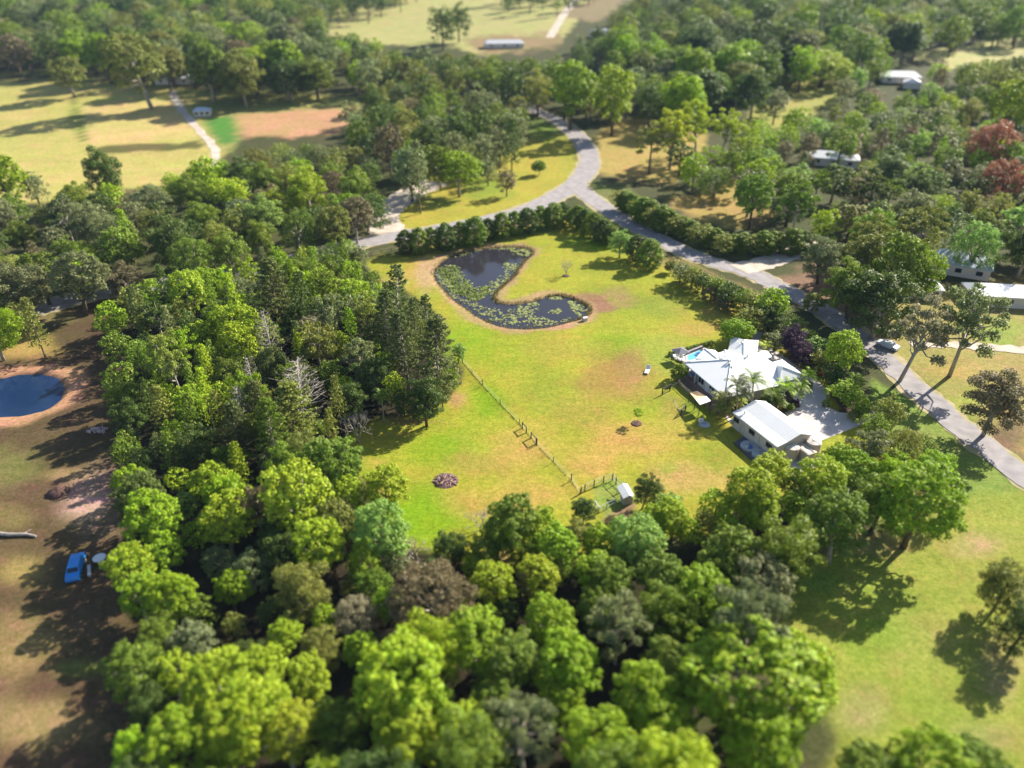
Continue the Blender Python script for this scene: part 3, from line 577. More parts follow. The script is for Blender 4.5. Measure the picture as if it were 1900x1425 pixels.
def fence(name, pts, label, h=1.2, step=2.5, post=.1, pm=None, wires=3, wm=None, rails=0, rm=None, wr=.012, mesh=False, group=None, cat="fence", end_h=None):
    pm = pm or POSTW; W = [P(*p) if not isinstance(p, Vector) else p for p in pts]
    root = thing(name, W[0], label, cat, group)
    pmb = MB(); pmb.tube([(0, 0, -.2), (0, 0, h)], [post / 2] * 2, 6); pme = pmb.mesh("post", pm, False); wb = MB(); rb = MB(); cnt = 0
    for a, c in zip(W[:-1], W[1:]):
        L = (c - a).length; n = max(1, round(L / step)); d = (c - a).normalized()
        for k in range(n + (1 if c is W[-1] else 0)):
            p = a.lerp(c, k / n); o = link("post", pme, root, loc=(p.x - W[0].x, p.y - W[0].y, float(terr(p.x, p.y)) - W[0].z)); cnt += 1
            if k == 0 and end_h: o.scale = (1.5, 1.5, end_h / h)
        ga = lambda p, z: (p.x, p.y, float(terr(p.x, p.y)) + z)
        for k in range(wires): z = h * (.25 + .7 * k / max(wires - 1, 1)); wb.tube([ga(a, z), ga(c, z)], [wr, wr], 4, cap=False)
        for k in range(rails): z = h * (.35 + .58 * k / max(rails - 1, 1)); rb.tube([ga(a, z), ga(c, z)], [.045, .045], 5)
        if mesh:
            m = max(2, int(L / .45))
            for k in range(m): p = a.lerp(c, k / m); wb.tube([ga(p, .05), ga(p, h * .95)], [wr * .8] * 2, 3, cap=False)
    if wb.v: wb.build("wire", wm or WIRE, root)
    if rb.v: rb.build("rail", rm or pm, root)
    return root
fence("pool_fence", [Z1(95, 385), Z1(190, 430), Z1(230, 445)], "dark pool fence along the left edge of the pool paving", 1.2, .9, .06, STEEL, 0, rails=2, rm=STEEL)
# ------------------------------------------------------------------ shade cover, gate and timber fence beside the house
sh = thing("shade_shelter", P(1298, 750), "small white flat roofed shelter with a tan sail beside the house", "shelter")
sv = [PH(*Z1(*p), 2.3) for p in [(335, 765), (430, 735), (472, 778), (375, 812)]]
mb = MB(); mb.prism([(p.x, p.y) for p in sv][::-1], 2.22, 2.3); mb.build("roof", WHITE, sh)
sv2 = [PH(*Z1(*p), h) for p, h in [((285, 705), 2.1), ((350, 690), 2.5), ((425, 735), 2.2), ((335, 765), 2.25)]]; cc = sum(sv2, Vector()) / 4; cc.z -= .25
mb = MB(); mb.add(sv2 + [cc] + [p - Vector((0, 0, .03)) for p in sv2 + [cc]], [(0, 1, 4), (1, 2, 4), (2, 3, 4), (3, 0, 4), (6, 5, 9), (7, 6, 9), (8, 7, 9), (5, 8, 9)]); mb.build("sail", mat("tan_cloth", (0.62, 0.42, 0.24), .9), sh)
for p in sv + sv2[:2]:
    mb = MB(); mb.box((p.x, p.y, p.z / 2 - .03), (.1, .1, p.z - .06), hang); mb.build("post", POSTW, sh)
fence("timber_fence", [Z1(255, 600), Z1(180, 640), Z1(240, 700), Z1(330, 770), Z1(385, 815)], "low timber rail fence around the brick yard beside the house", 1.1, 2.2, .12, mat("grey_timber", (0.32, 0.27, 0.22), .9, .1, .2, 3), 0, rails=3)
def hgate(name, u0, v0, u1, v1, label, group, h=1.35, brace=True, m=None):
    a, c = P(u0, v0), P(u1, v1); m = m or STEEL; g = thing(name, a, label, "gate", group); d = c - a
    for p in (a, c):
        mb = MB(); mb.box((p.x, p.y, h / 2), (.17, .17, h), 0); mb.build("post", m, g)
    mb = MB(); mb.tube([a + Vector((0, 0, h - .08)), c + Vector((0, 0, h - .08))], [.085, .085], 6); mb.build("top_rail", m, g)
    mb = MB()
    for k in range(1, 5): mb.tube([a + Vector((0, 0, .2 + k * .2)), c + Vector((0, 0, .2 + k * .2))], [.012, .012], 4)
    if brace: mb.tube([a + Vector((0, 0, .15)), c + Vector((0, 0, h - .15))], [.035, .035], 5)
    mb.build("wire_panel", m if brace else WIRE, g); return g
hgate("timber_gate", *Z1(40, 725), *Z1(108, 690), "braced dark timber strainer panel left of the house yard", None, 1.5)
hgate("fence_stay", *Z1(205, 905), *Z1(245, 862), "small dark fence frame on the grass below the shelter", None, 1.3)
fence("wire_fence", [Z1(108, 690), Z1(180, 655)], "short pale wire fence joining the timber panel to the house yard", 1.1, 2, .08)
fence("wire_fence", [Z1(45, 725), Z1(140, 790), Z1(205, 905)], "low wire fence running down the lawn to the small frame", .8, 3, .06)
# ------------------------------------------------------------------ shed and tanks
B = [PH(1360, 764.5, 2.9), PH(1443.3, 829.5, 2.9), PH(1459.8, 818.3, 3.35), PH(1486.8, 806, 4.25), PH(1506.5, 805.5, 3.35), PH(1384, 757, 3.35), PH(1403.3, 741, 4.25), PH(1422.8, 740.3, 3.35)]
sx = (B[1] - B[0]).normalized(); sx.z = 0; sx.normalize(); sy = Vector((-sx.y, sx.x, 0)); ls = (B[1] - B[0]).length
W4 = (B[4] - B[1]).dot(sy); Wb = W4 * .27; Wr = Wb + (W4 - Wb) / 2; L0 = ls + (B[4] - B[1]).dot(sx) * .3
o0 = B[0]; bp_ = lambda s, w_, z: Vector((o0.x + sx.x * s + sy.x * w_, o0.y + sx.y * s + sy.y * w_, z))
SV = [bp_(0, 0, 2.9), bp_(L0, 0, 2.9), bp_(L0, Wb, 3.3), bp_(L0, Wr, 4.2), bp_(L0, W4, 3.3), bp_(0, Wb, 3.3), bp_(0, Wr, 4.2), bp_(0, W4, 3.3)]
shed = thing("shed", bp_(L0 / 2, W4 / 2, 0), "long white gabled metal shed with beige walls below the house", "shed")
roof_part("roof", SV, [(0, 1, 2, 5), (5, 2, 3, 6), (6, 3, 4, 7)], ROOFW, shed, .12)
mb = MB(); k = .14; prof = [(k, 0), (k, 2.76), (Wb, 3.15), (Wr, 4.04), (W4 - k, 3.16), (W4 - k, 0)]
vs = [bp_(k, a, z) for a, z in prof] + [bp_(L0 - k, a, z) for a, z in prof]; n = len(prof)
mb.add(vs, [tuple(range(n - 1, -1, -1)), tuple(range(n, 2 * n))] + [(i, (i + 1) % n, n + (i + 1) % n, n + i) for i in range(n)]); mb.build("wall", mat("cream_sheet", (0.62, 0.53, 0.46), .6, .3, .04, .7), shed)
sang = math.atan2(sx.y, sx.x)
for s in (1.15, 5.5, 10.1):
    s = s / 12.2 * L0; p = bp_(s, k - .03, 1.85); mb = MB(); mb.box(p, (1.25, .08, .75), sang); wn = mb.build("window", DARKGLASS, shed)
    f = MB()
    for dx, dz, a, c in ((0, .38, 1.35, .07), (0, -.38, 1.35, .07), (-.63, 0, .07, .75), (.63, 0, .07, .75), (0, 0, .07, .75)):
        f.box(bp_(s + dx, k - .07, 1.85 + dz), (a, .06, c), sang)
    link("frame", f.mesh("frame", STEEL), wn)
mb = MB(); mb.box(bp_(3.0 / 12.2 * L0, k - .02, 1.05), (.9, .06, 2.05), sang); mb.build("door", mat("cream_door", (0.56, 0.48, 0.42), .6), shed)
mb = MB()
for s in (2.3, 7.5): mb = MB(); mb.tube([bp_(s / 12.2 * L0, .06, .1), bp_(s / 12.2 * L0, .06, 2.8)], [.05, .05], 6); mb.build("downpipe", WHITE, shed)
mb = MB(); mb.tube([bp_(0, -.06, 2.82), bp_(L0, -.06, 2.82)], [.08, .08], 5); mb.build("gutter", WHITE, shed)
for s in (5.8, 9.6): mb = MB(); mb.box(bp_(s / 12.2 * L0, W4 - k + .03, 1.5), (2.6, .08, 2.6), sang); mb.build("roller_door", GALV, shed)
mb = MB(); p = bp_(1.5, 1.2, 3.0); mb.lathe((p.x, p.y, p.z), [(.1, 0), (.1, .5), (.2, .52), (.2, .66), (.03, .72)], 8); mb.build("roof_vent", GALV, shed)
mb = MB(); p = bp_(.35, -.2, 1.1); mb.box(p, (.5, .35, .6), sang); mb.build("wall_fan", GALV, shed)
mb = MB(); mb.prism([bp_(L0 + .15, -.2, 0).xy[:], bp_(L0 + 4.0, -.2, 0).xy[:], bp_(L0 + 4.0, W4 + .4, 0).xy[:], bp_(L0 + .15, W4 + .4, 0).xy[:]], 0, .09)
structure(mb.build("tank_slab", CONC), "concrete slab carrying the tanks at the end of the shed")
def round_tank(name, p, r, h, label):
    o = thing(name, p, label, "water tank", None)
    mb = MB(); pr = [(r, 0)]
    for kk in range(int(h / .3)): pr += [(r, .3 * kk + .05), (r * 1.015, .3 * kk + .12), (r * 1.015, .3 * kk + .22), (r, .3 * kk + .28)]
    pr += [(r, h), (r * .96, h + .06)]; mb.lathe((0, 0, 0), pr, 28); local("tank_body", mb, TANK, o, False)
    mb = MB(); mb.lathe((0, 0, 0), [(r * .96, h + .05), (r * .5, h + .2), (.3, h + .27), (.28, h + .36), (.05, h + .38)], 28); lid = local("tank_top", mb, mat("tank_top", (0.58, 0.52, 0.46), .6), o)
    mb = MB()
    for kk in range(4):
        a = kk * math.pi / 2 + .5; mb.tube([(.3 * math.cos(a), .3 * math.sin(a), h + .29), (r * .94 * math.cos(a), r * .94 * math.sin(a), h + .08)], [.05, .04], 5)
    local("rib", mb, WHITE, o)
    mb = MB(); mb.tube([(-r * .9, .2, h + .1), (-r * .9, .2, h + .45), (-r * 1.5, .4, h + .5)], [.05] * 3, 6); local("inlet_pipe", mb, WHITE, o); return o
round_tank("water_tank", PH(1464, 848, .09), 1.25, 2.2, "round beige water tank nearest the front corner of the shed")
round_tank("water_tank", PH(1504.5, 842, .09), 1.22, 2.5, "taller round beige water tank on the driveway side of the shed")
p = PH(1489, 848, .09); bt = thing("box_tank", p, "square beige slimline tank standing between the two round tanks", "water tank", None, sang)
mb = MB(); mb.box((.3, 0, .95), (3.0, 1.9, 1.9)); mb.box((.3, 0, 1.93), (2.7, 1.6, .08)); local("tank_body", mb, TANK, bt)
mb = MB()
for kk in range(6): mb.box((-1.0 + kk * .52, 0, .95), (.09, 1.98, 1.75))
local("rib", mb, mat("tank_rib", (0.47, 0.39, 0.33), .6), bt)
mb = MB(); mb.tube([(-1.0, .2, 2.0), (1.6, .35, 2.05)], [.06, .06], 6); local("overflow_pipe", mb, WHITE, bt)
def pit_lid(name, u, v, r, label, z=0.05):
    p = P(u, v, 0); o = thing(name, p, label, "tank lid"); mb = MB(); mb.lathe((0, 0, 0), [(r, 0), (r, z + .32), (r * .97, z + .38), (r * .3, z + .47), (.02, z + .48)], 32); local("lid", mb, mat("grey_lid", (0.40, 0.41, 0.42), .85, .2, .12, 2), o)
    mb = MB(); mb.lathe((r * .1, r * .15, 0), [(.32, z + .42), (.32, z + .56), (.05, z + .57)], 14); local("hatch", mb, mat("grey_hatch", (0.30, 0.31, 0.33), .8), o); return o
pit_lid("buried_tank", *Z1(812, 1190), 1.55, "round grey tank lid beside the shed with a blue hose on it")
pit_lid("buried_tank", *Z1(905, 1262), 1.4, "second grey tank lid half hidden by the lime tree")
pit_lid("septic_lid", *Z1(412, 988), 1.0, "flat round grey lid lying alone on the lawn", -.25)
bx = thing("storage_box", P(*Z1(382, 970), .0), "small white box resting on the grey lid on the lawn", "box", None, .3)
mb = MB(); mb.box((0, 0, .45), (.75, .5, .5)); local("box_body", mb, WHITE, bx); mb = MB(); mb.box((0, 0, .73), (.8, .55, .06)); local("lid", mb, GALV, bx)
hs = thing("garden_hose", P(*Z1(815, 1185), .55), "coiled blue hose lying on the round grey tank", "hose")
mb = MB(); mb.tube([(.45 * math.cos(a * .5) * (1 - a * .008), .45 * math.sin(a * .5) * (1 - a * .008), .02 + a * .002) for a in range(50)], [.05] * 50, 5); local("hose_coil", mb, mat("blue_hose", (0.06, 0.18, 0.55), .5), hs)
bk = thing("bucket", P(*Z1(785, 1190), .5), "white bucket standing on the round grey tank lid", "bucket"); mb = MB(); mb.lathe((0, 0, 0), [(.2, 0), (.26, .4), (.23, .4), (.18, .05)], 14); local("bucket_body", mb, WHITE, bk); mb = MB(); mb.tube([(.25 * math.cos(a), 0, .4 + .2 * math.sin(a)) for a in np.linspace(0, math.pi, 9)], [.012] * 9, 4); local("handle", mb, STEEL, bk)
# edging boards along the lawn
fence("timber_edging", [Z1(668, 1150), Z1(830, 1305), Z1(900, 1360)], "low dark timber edging between lawn and gravel by the shed", .25, 4, .1, POSTW, 0, rails=2, cat="edging")
# ------------------------------------------------------------------ paddock fence, gates, chicken pen, burn pile, pump
fence("paddock_fence", [(858, 672), (895, 716), (964, 787)], "post and wire fence from the pine edge to the double gates", 1.15, 6, .12, POSTW, 4, mesh=False, end_h=1.5, wr=.012)
fence("paddock_fence", [(996, 826), (1060, 892), (1076, 918)], "post and wire fence from the double gates to the chicken pen", 1.15, 6, .12, POSTW, 4, end_h=1.4, wr=.012)
hgate("paddock_gate", 969.3, 794.5, 976.5, 803, "black framed paddock gate farther up the fence line", "paddock gates", 1.25, False)
hgate("paddock_gate", 985.5, 813, 994.5, 824, "black framed paddock gate nearer the chicken pen", "paddock gates", 1.25, False)
def Zp(x, y): return (1060 + x / 11.875, 860 + y / 11.875)
fence("pen_fence", [Zp(215, 665), Zp(295, 610), Zp(500, 515), Zp(710, 430), Zp(905, 375), Zp(980, 460), Zp(1310, 760)], "netting fence with dark posts around the chicken pen", 1.4, 2.0, .17, POSTW, 4, WIRE, mesh=True, rails=2, rm=WIRE)
fence("pen_fence", [Zp(600, 1090), Zp(775, 1000), Zp(970, 900)], "pale framed netting fence on the near side of the chicken pen", 1.2, 1.8, .1, GALV, 2, GALV, mesh=True, rails=2, rm=GALV)
hgate("pen_gate", *Zp(600, 1090), *Zp(520, 960), "small grey gate at the near corner of the chicken pen", None, 1.2, False, GALV)
ck = thing("chicken_coop", P(1157, 925), "small white chicken coop with a lean-to roof in the pen corner", "coop")
cv = [P(*Zp(*p), 1.5) for p in [(1000, 490), (1130, 480), (1310, 690), (1150, 760)]]; ce = (cv[3] - cv[0]).normalized(); cn_ = Vector((-ce.y, ce.x, 0)); cL = (cv[3] - cv[0]).length; cang = math.atan2(ce.y, ce.x); co = cv[0]
cp_ = lambda s, w_, z: Vector((co.x + ce.x * s + cn_.x * w_, co.y + ce.y * s + cn_.y * w_, z))
CR = [cp_(0, 0, 1.35), cp_(cL, 0, 1.35), cp_(cL, 1.0, 1.8), cp_(0, 1.0, 1.8), cp_(cL, 1.7, 1.6), cp_(0, 1.7, 1.6)]
roof_part("roof", CR, [(0, 1, 2, 3), (3, 2, 4, 5)], ROOFW, ck, .06)
mb = MB(); mb.prism([cp_(cL * .6, .1, 0).xy[:], cp_(cL - .1, .1, 0).xy[:], cp_(cL - .1, 1.6, 0).xy[:], cp_(cL * .6, 1.6, 0).xy[:]], 0, 1.32); mb.build("wall", mat("grey_sheet", (0.45, 0.45, 0.47), .6), ck)
for s in (.1, cL * .55):
    for w_ in (.1, 1.6):
        mb = MB(); mb.box(cp_(s, w_, .65), (.08, .08, 1.3), cang); mb.build("post", GALV, ck)
bpile = thing("burn_pile", P(827, 892), "heap of pinkish brown branches and timber on the lower lawn", "wood pile"); mb = MB(); r2 = random.Random(3)
for _ in range(120):
    a = r2.uniform(0, 6.28); rr = 1.45 * math.sqrt(r2.random()); z = max(.05, .62 * (1 - rr / 1.7)) * r2.uniform(.25, 1); L = r2.uniform(.5, 1.5); b_ = r2.uniform(0, 6.28); tz = r2.uniform(-.22, .3)
    x, y = rr * math.cos(a) * 1.15, rr * math.sin(a); mb.tube([(x - L / 2 * math.cos(b_), y - L / 2 * math.sin(b_), max(.04, z - tz)), (x + L / 2 * math.cos(b_), y + L / 2 * math.sin(b_), max(.04, z + tz))], [r2.uniform(.03, .1)] * 2, 5, m=r2.randrange(2))
local("branches", mb, [mat("pink_wood", (0.42, 0.25, 0.23), .9, .1, .3, 3), mat("grey_wood", (0.36, 0.26, 0.24), .9, .1, .3, 3)], bpile)
mb = MB(); mb.lathe((0, 0, 0), [(2.1, -.05), (1.7, .1), (.9, .22), (.1, .3)], 24); local("ash_bed", mb, mat("ash", (0.17, 0.11, 0.10), .95, .1, .4, 2, bump=.5), bpile)
pmp = thing("pump_box", P(1085, 595), "small grey pump housing on the lawn at the pond's right tip", "pump box", None, .4)
mb = MB(); mb.box((0, 0, .4), (1.0, .7, .8)); local("box_body", mb, GALV, pmp); mb = MB(); mb.add([(-.58, -.43, .8), (.58, -.43, .8), (.58, .43, .8), (-.58, .43, .8), (-.5, 0, 1.0), (.5, 0, 1.0)], [(0, 1, 5, 4), (2, 3, 4, 5), (1, 2, 5), (3, 0, 4), (3, 2, 1, 0)]); local("lid", mb, mat("lid_grey", (0.6, 0.6, 0.62), .5), pmp)
Q, T = [], []
FL = [P(*a) for a in ((858, 672), (895, 716), (969, 793), (996, 826), (1060, 892), (1076, 918))]
for a, c in zip(FL[:-1], FL[1:]):
    for _ in range(int((c - a).length * 16)):
        p = a.lerp(c, rng.random()); p.x += rng.normal(0, .07); p.y += rng.normal(0, .07); hh = rng.uniform(.06, .24); th = rng.uniform(0, 6.28); dx, dy = math.cos(th) * .06, math.sin(th) * .06
        Q.append([(p.x - dx, p.y - dy, -.02), (p.x + dx, p.y + dy, -.02), (p.x + dx * .3 + dy, p.y + dy * .3 - dx, hh), (p.x - dx * .3 + dy, p.y - dy * .3 - dx, hh)]); T.append(np.array((0.13, 0.14, 0.03) if p.y > FL[2].y else (0.30, 0.27, 0.10)) * rng.uniform(.7, 1.2))  # far half tinted darker to stand for the shade line along the fence
fg = link("fence_grass", qmesh("fence_grass", np.array(Q), [LEAFT], tint=np.array(T))); tag(fg, "strip of long unmown grass under the paddock fence, far half darkened for shade", "grass", kind="stuff")
# right boundary fence, yard rails
fence("boundary_fence", [(1226, 468), (1262, 490), (1330, 523), (1400, 556)], "dark post and rail fence behind the shrubs on the right boundary", 1.3, 4, .12, STEEL, 2, rails=2, rm=STEEL)
fence("boundary_fence", [(672, 478), (745, 462)], "pale timber rail fence by the road at the back left corner", 1.2, 3, .14, mat("pale_timber", (0.45, 0.38, 0.28), .9), 0, rails=2)
# ------------------------------------------------------------------ other buildings
def cottage(name, u, v, L, Wd, h, ang, rm, label, wall=None, cat="house", hip=.3, parts=True):
    p = P(u, v); o = thing(name, p, label, cat, None, ang); rh = Wd * .24
    ev = [(-L / 2 - .4, -Wd / 2 - .4, h), (L / 2 + .4, -Wd / 2 - .4, h), (L / 2 + .4, Wd / 2 + .4, h), (-L / 2 - .4, Wd / 2 + .4, h), (-L / 2 + hip * Wd, 0, h + rh), (L / 2 - hip * Wd, 0, h + rh)]
    r = roof_part("roof", [Vector(a) for a in ev], [(0, 1, 5, 4), (2, 3, 4, 5), (1, 2, 5), (3, 0, 4)], rm, None); r.parent = o
    mb = MB(); mb.box((0, 0, h / 2 - .05), (L, Wd, h - .1)); local("wall", mb, wall or CREAM, o)
    for k in range(3):
        x = -L / 2 + L * (k + .5) / 3; mb = MB(); mb.box((x, -Wd / 2 - .03, h * .55), (1.5, .08, 1.2)); wn = local("window", mb, DARKGLASS, o); mb = MB()
        for dx, dz, a, c in ((0, .63, 1.7, .08), (0, -.63, 1.7, .08), (-.8, 0, .08, 1.2), (.8, 0, .08, 1.2)): mb.box((x + dx, -Wd / 2 - .07, h * .55 + dz), (a, .07, c))
        local("frame", mb, WHITE, wn)
    return o
cottage("house", 1545, 305, 17, 8, 3.0, -.35, ROOFW, "white roofed cottage wrapped in trees beyond the lane")
cottage("house", 1575, 285, 8, 7, 3.2, 1.1, ROOFB, "grey-blue roofed wing behind the white roofed cottage")
cottage("house", 1668, 152, 19, 10, 3.2, -.2, ROOFW, "far white roofed farmhouse on the slope at upper right")
cottage("house", 1690, 163, 8, 8, 3.0, 1.2, ROOFG, "grey roofed outbuilding just right of the far farmhouse")
cottage("house", 1775, 502, 14, 9, 3.0, -.5, ROOFB, "blue-grey roofed house beside the dark boundary trees at right")
cottage("shed", 1858, 560, 16, 7, 2.8, -.15, ROOFW, "long pale carport at the right edge of the picture", cat="shed")
cottage("shed", 1700, 545, 9, 6, 2.6, -.2, ROOFG, "grey roofed garage left of the blue-grey house", cat="shed")
cottage("shed", 325, 155, 18, 7, 3.2, .05, ROOFG, "low grey farm shed behind the straw paddocks", cat="shed")
cottage("shed", 377, 214, 7, 5, 2.4, .2, ROOFB, "small blue-grey shed by the green crop rows", cat="shed")
cottage("house", 1150, 70, 42, 10, 3.5, .03, ROOFG, "long low grey roofed building far up the valley")
cottage("shed", 935, 88, 26, 8, 2.8, .1, ROOFG, "low farm shed at the foot of the far field", cat="shed")
cottage("shed", 1024, 132, 10, 6, 2.6, .1, ROOFG, "small grey shed among trees above the road", cat="shed")
# ------------------------------------------------------------------ vehicles and yard things
def car(name, u, v, ang, m, label, L=4.4):
    p = P(u, v); o = thing(name, p, label, "car", None, ang); k = L / 4.4
    prof = [(-2.2, .35), (-2.2, .85), (-2.0, .95), (-1.5, 1.0), (-.9, 1.48), (.9, 1.5), (1.35, 1.02), (2.1, .88), (2.2, .6), (2.2, .35)]
    mb = MB(); n = len(prof); vs = [(x * k, s * (.86 if z < 1.1 else .68), z) for s in (-1, 1) for x, z in prof]
    mb.add(vs, [tuple(range(n)), tuple(range(2 * n - 1, n - 1, -1))] + [(i, n + i, n + (i + 1) % n, (i + 1) % n) for i in range(n)]); local("body", mb, m, o)
    for s in (-1, 1):
        mb = MB(); mb.add([(-1.2 * k, s * .80, 1.05), (1.1 * k, s * .80, 1.05), (.8 * k, s * .705, 1.42), (-.85 * k, s * .705, 1.42)], [(0, 1, 2, 3)]); local("side_window", mb, DARKGLASS, o)
        for x in (-1.35, 1.4):
            mb = MB(); mb.tube([(x * k, s * .72, .33), (x * k, s * .9, .33)], [.33, .33], 14); wl = local("wheel", mb, mat("tyre", (0.03, 0.03, 0.03), .9), o)
            mb = MB(); mb.tube([(x * k, s * .9, .33), (x * k, s * .915, .33)], [.2, .2], 10); local("rim", mb, GALV, wl)
    mb = MB(); mb.add([(1.32 * k, -.66, 1.06), (1.32 * k, .66, 1.06), (.95 * k, .6, 1.46), (.95 * k, -.6, 1.46)], [(0, 1, 2, 3)]); local("windscreen", mb, DARKGLASS, o); return o
car("parked_car", 143, 1058, rad(-72), mat("bright_blue_paint", (0.015, 0.22, 0.62), .3, .5, .02), "bright blue car parked on bare earth at the left", 5.0)
car("parked_car", 1646, 645, rad(-50), mat("silver_paint", (0.5, 0.54, 0.6), .35, .5, .02), "silver car parked beside the lane under the dark trees")
tt = thing("garden_table", P(187, 1042), "round white table standing just right of the blue car", "table"); mb = MB(); mb.lathe((0, 0, 0), [(.85, .7), (.85, .76), (.05, .77)], 20); local("table_top", mb, WHITE, tt); mb = MB(); mb.lathe((0, 0, 0), [(.35, 0), (.3, .05), (.06, .1), (.06, .7)], 10); local("leg", mb, WHITE, tt)
bn = thing("bench", P(167, 1062), "long pale bench between the blue car and the round table", "bench", None, rad(-62)); mb = MB(); mb.box((0, 0, .42), (2.2, .4, .06)); local("seat", mb, GALV, bn)
for s in (-.9, .9): mb = MB(); mb.box((s, 0, .2), (.08, .36, .39)); local("leg", mb, GALV, bn)
lg = thing("fallen_log", P(30, 995), "pale grey log lying on the grass at the left edge", "log"); mb = MB(); mb.tube([(-3, .3, .3), (-1, 0, .32), (1.5, .1, .28), (3, -.2, .2)], [.3, .28, .22, .15], 8); local("log_trunk", mb, DEADWOOD, lg)
mb = MB(); mb.tube([(1.0, .1, .3), (1.8, .9, .5)], [.12, .05], 6); local("branch", mb, DEADWOOD, lg)
st = thing("earth_mound", P(108, 915), "dark mound of soil beside the pinkish bare patch", "mound"); mb = MB(); r2 = random.Random(5); pr = [(1.7, -.1), (1.3, .4), (.7, .75), (.15, .9)]; mb.lathe((0, 0, 0), pr, 18); mb.v = [(x * r2.uniform(.9, 1.1), y * r2.uniform(.9, 1.1), z * r2.uniform(.85, 1.15)) for x, y, z in mb.v]; local("soil", mb, mat("dark_soil", (0.12, 0.07, 0.06), .95, .1, .3, 2, bump=.4), st, True)
sb = thing("scrap_pile", P(182, 800), "small pinkish pile of rubble near the dam", "pile"); mb = MB(); r2 = random.Random(8)
for _ in range(40): a = r2.uniform(0, 6.28); rr = r2.random() * 1.6; mb.box((rr * math.cos(a), rr * math.sin(a) * .6, .15 + .4 * (1 - rr / 1.7) * r2.random()), (r2.uniform(.2, .6), r2.uniform(.2, .5), r2.uniform(.15, .4)), a)
local("rubble", mb, mat("pink_rubble", (0.5, 0.36, 0.34), .9), sb)

# ------------------------------------------------------------------ foliage
def leaves(c, n, size, g, jit=.5, asp=.62):
    """diamond leaves at c facing n"""
    N = len(c); n = n + g.normal(0, jit, (N, 3)); n /= np.linalg.norm(n, axis=1)[:, None] + 1e-9
    r = g.normal(0, 1, (N, 3)); u = np.cross(n, r); u /= np.linalg.norm(u, axis=1)[:, None] + 1e-9; v = np.cross(n, u)
    s = (size * g.uniform(.65, 1.3, N))[:, None]
    return np.stack([c + u * s, c + v * s * asp, c - u * s, c - v * s * asp], 1)
def puffs(C, Rr, per, size, g, squash=.85, up=.35, low=-.5, jit=.45, rmin=.72):
    out = []
    for c, r in zip(C, Rr):
        k = max(8, int(per * (r / np.mean(Rr)) ** 2)); d = g.normal(0, 1, (k * 3, 3)); d /= np.linalg.norm(d, axis=1)[:, None]; d = d[d[:, 2] > low][:k]
        p = c + d * (r * g.uniform(rmin, 1.06, len(d)))[:, None] * np.array([1, 1, squash])
        out.append(leaves(p, d + np.array([0, 0, up]), size, g, jit))
    return np.concatenate(out)
def dome(n, Rx, Rz, g, low=-.35, rj=.16):
    i = np.arange(n) + .5; z = 1 - (1 - low) * i / n; th = i * 2.39996 + g.uniform(0, 6)
    rr = np.sqrt(np.clip(1 - z * z, 0, 1)); k = 1 + np.clip(g.normal(0, rj, n), -1.6 * rj, .9 * rj)
    return np.c_[rr * np.cos(th) * Rx * k, rr * np.sin(th) * Rx * k, z * Rz * k] + g.normal(0, .05 * Rx, (n, 3))
def limbs(mb, C, base, top, r0, g, n=7, fork=.45, m=0):
    mid = Vector((base.x + g.normal(0, .12), base.y + g.normal(0, .12), base.z + (top.z - base.z) * fork))
    mb.tube([base, mid, top], [r0, r0 * .75, r0 * .25], 7, m)
    for k in g.choice(len(C), min(n, len(C)), replace=False):
        e = Vector(C[k]); st = mid.lerp(top, g.uniform(0, .75)); mm = st.lerp(e, .5) + Vector((0, 0, -.15 * (e - st).length)); mb.tube([st, mm, e], [r0 * .42, r0 * .26, r0 * .08], 5, m)
KIND = {}
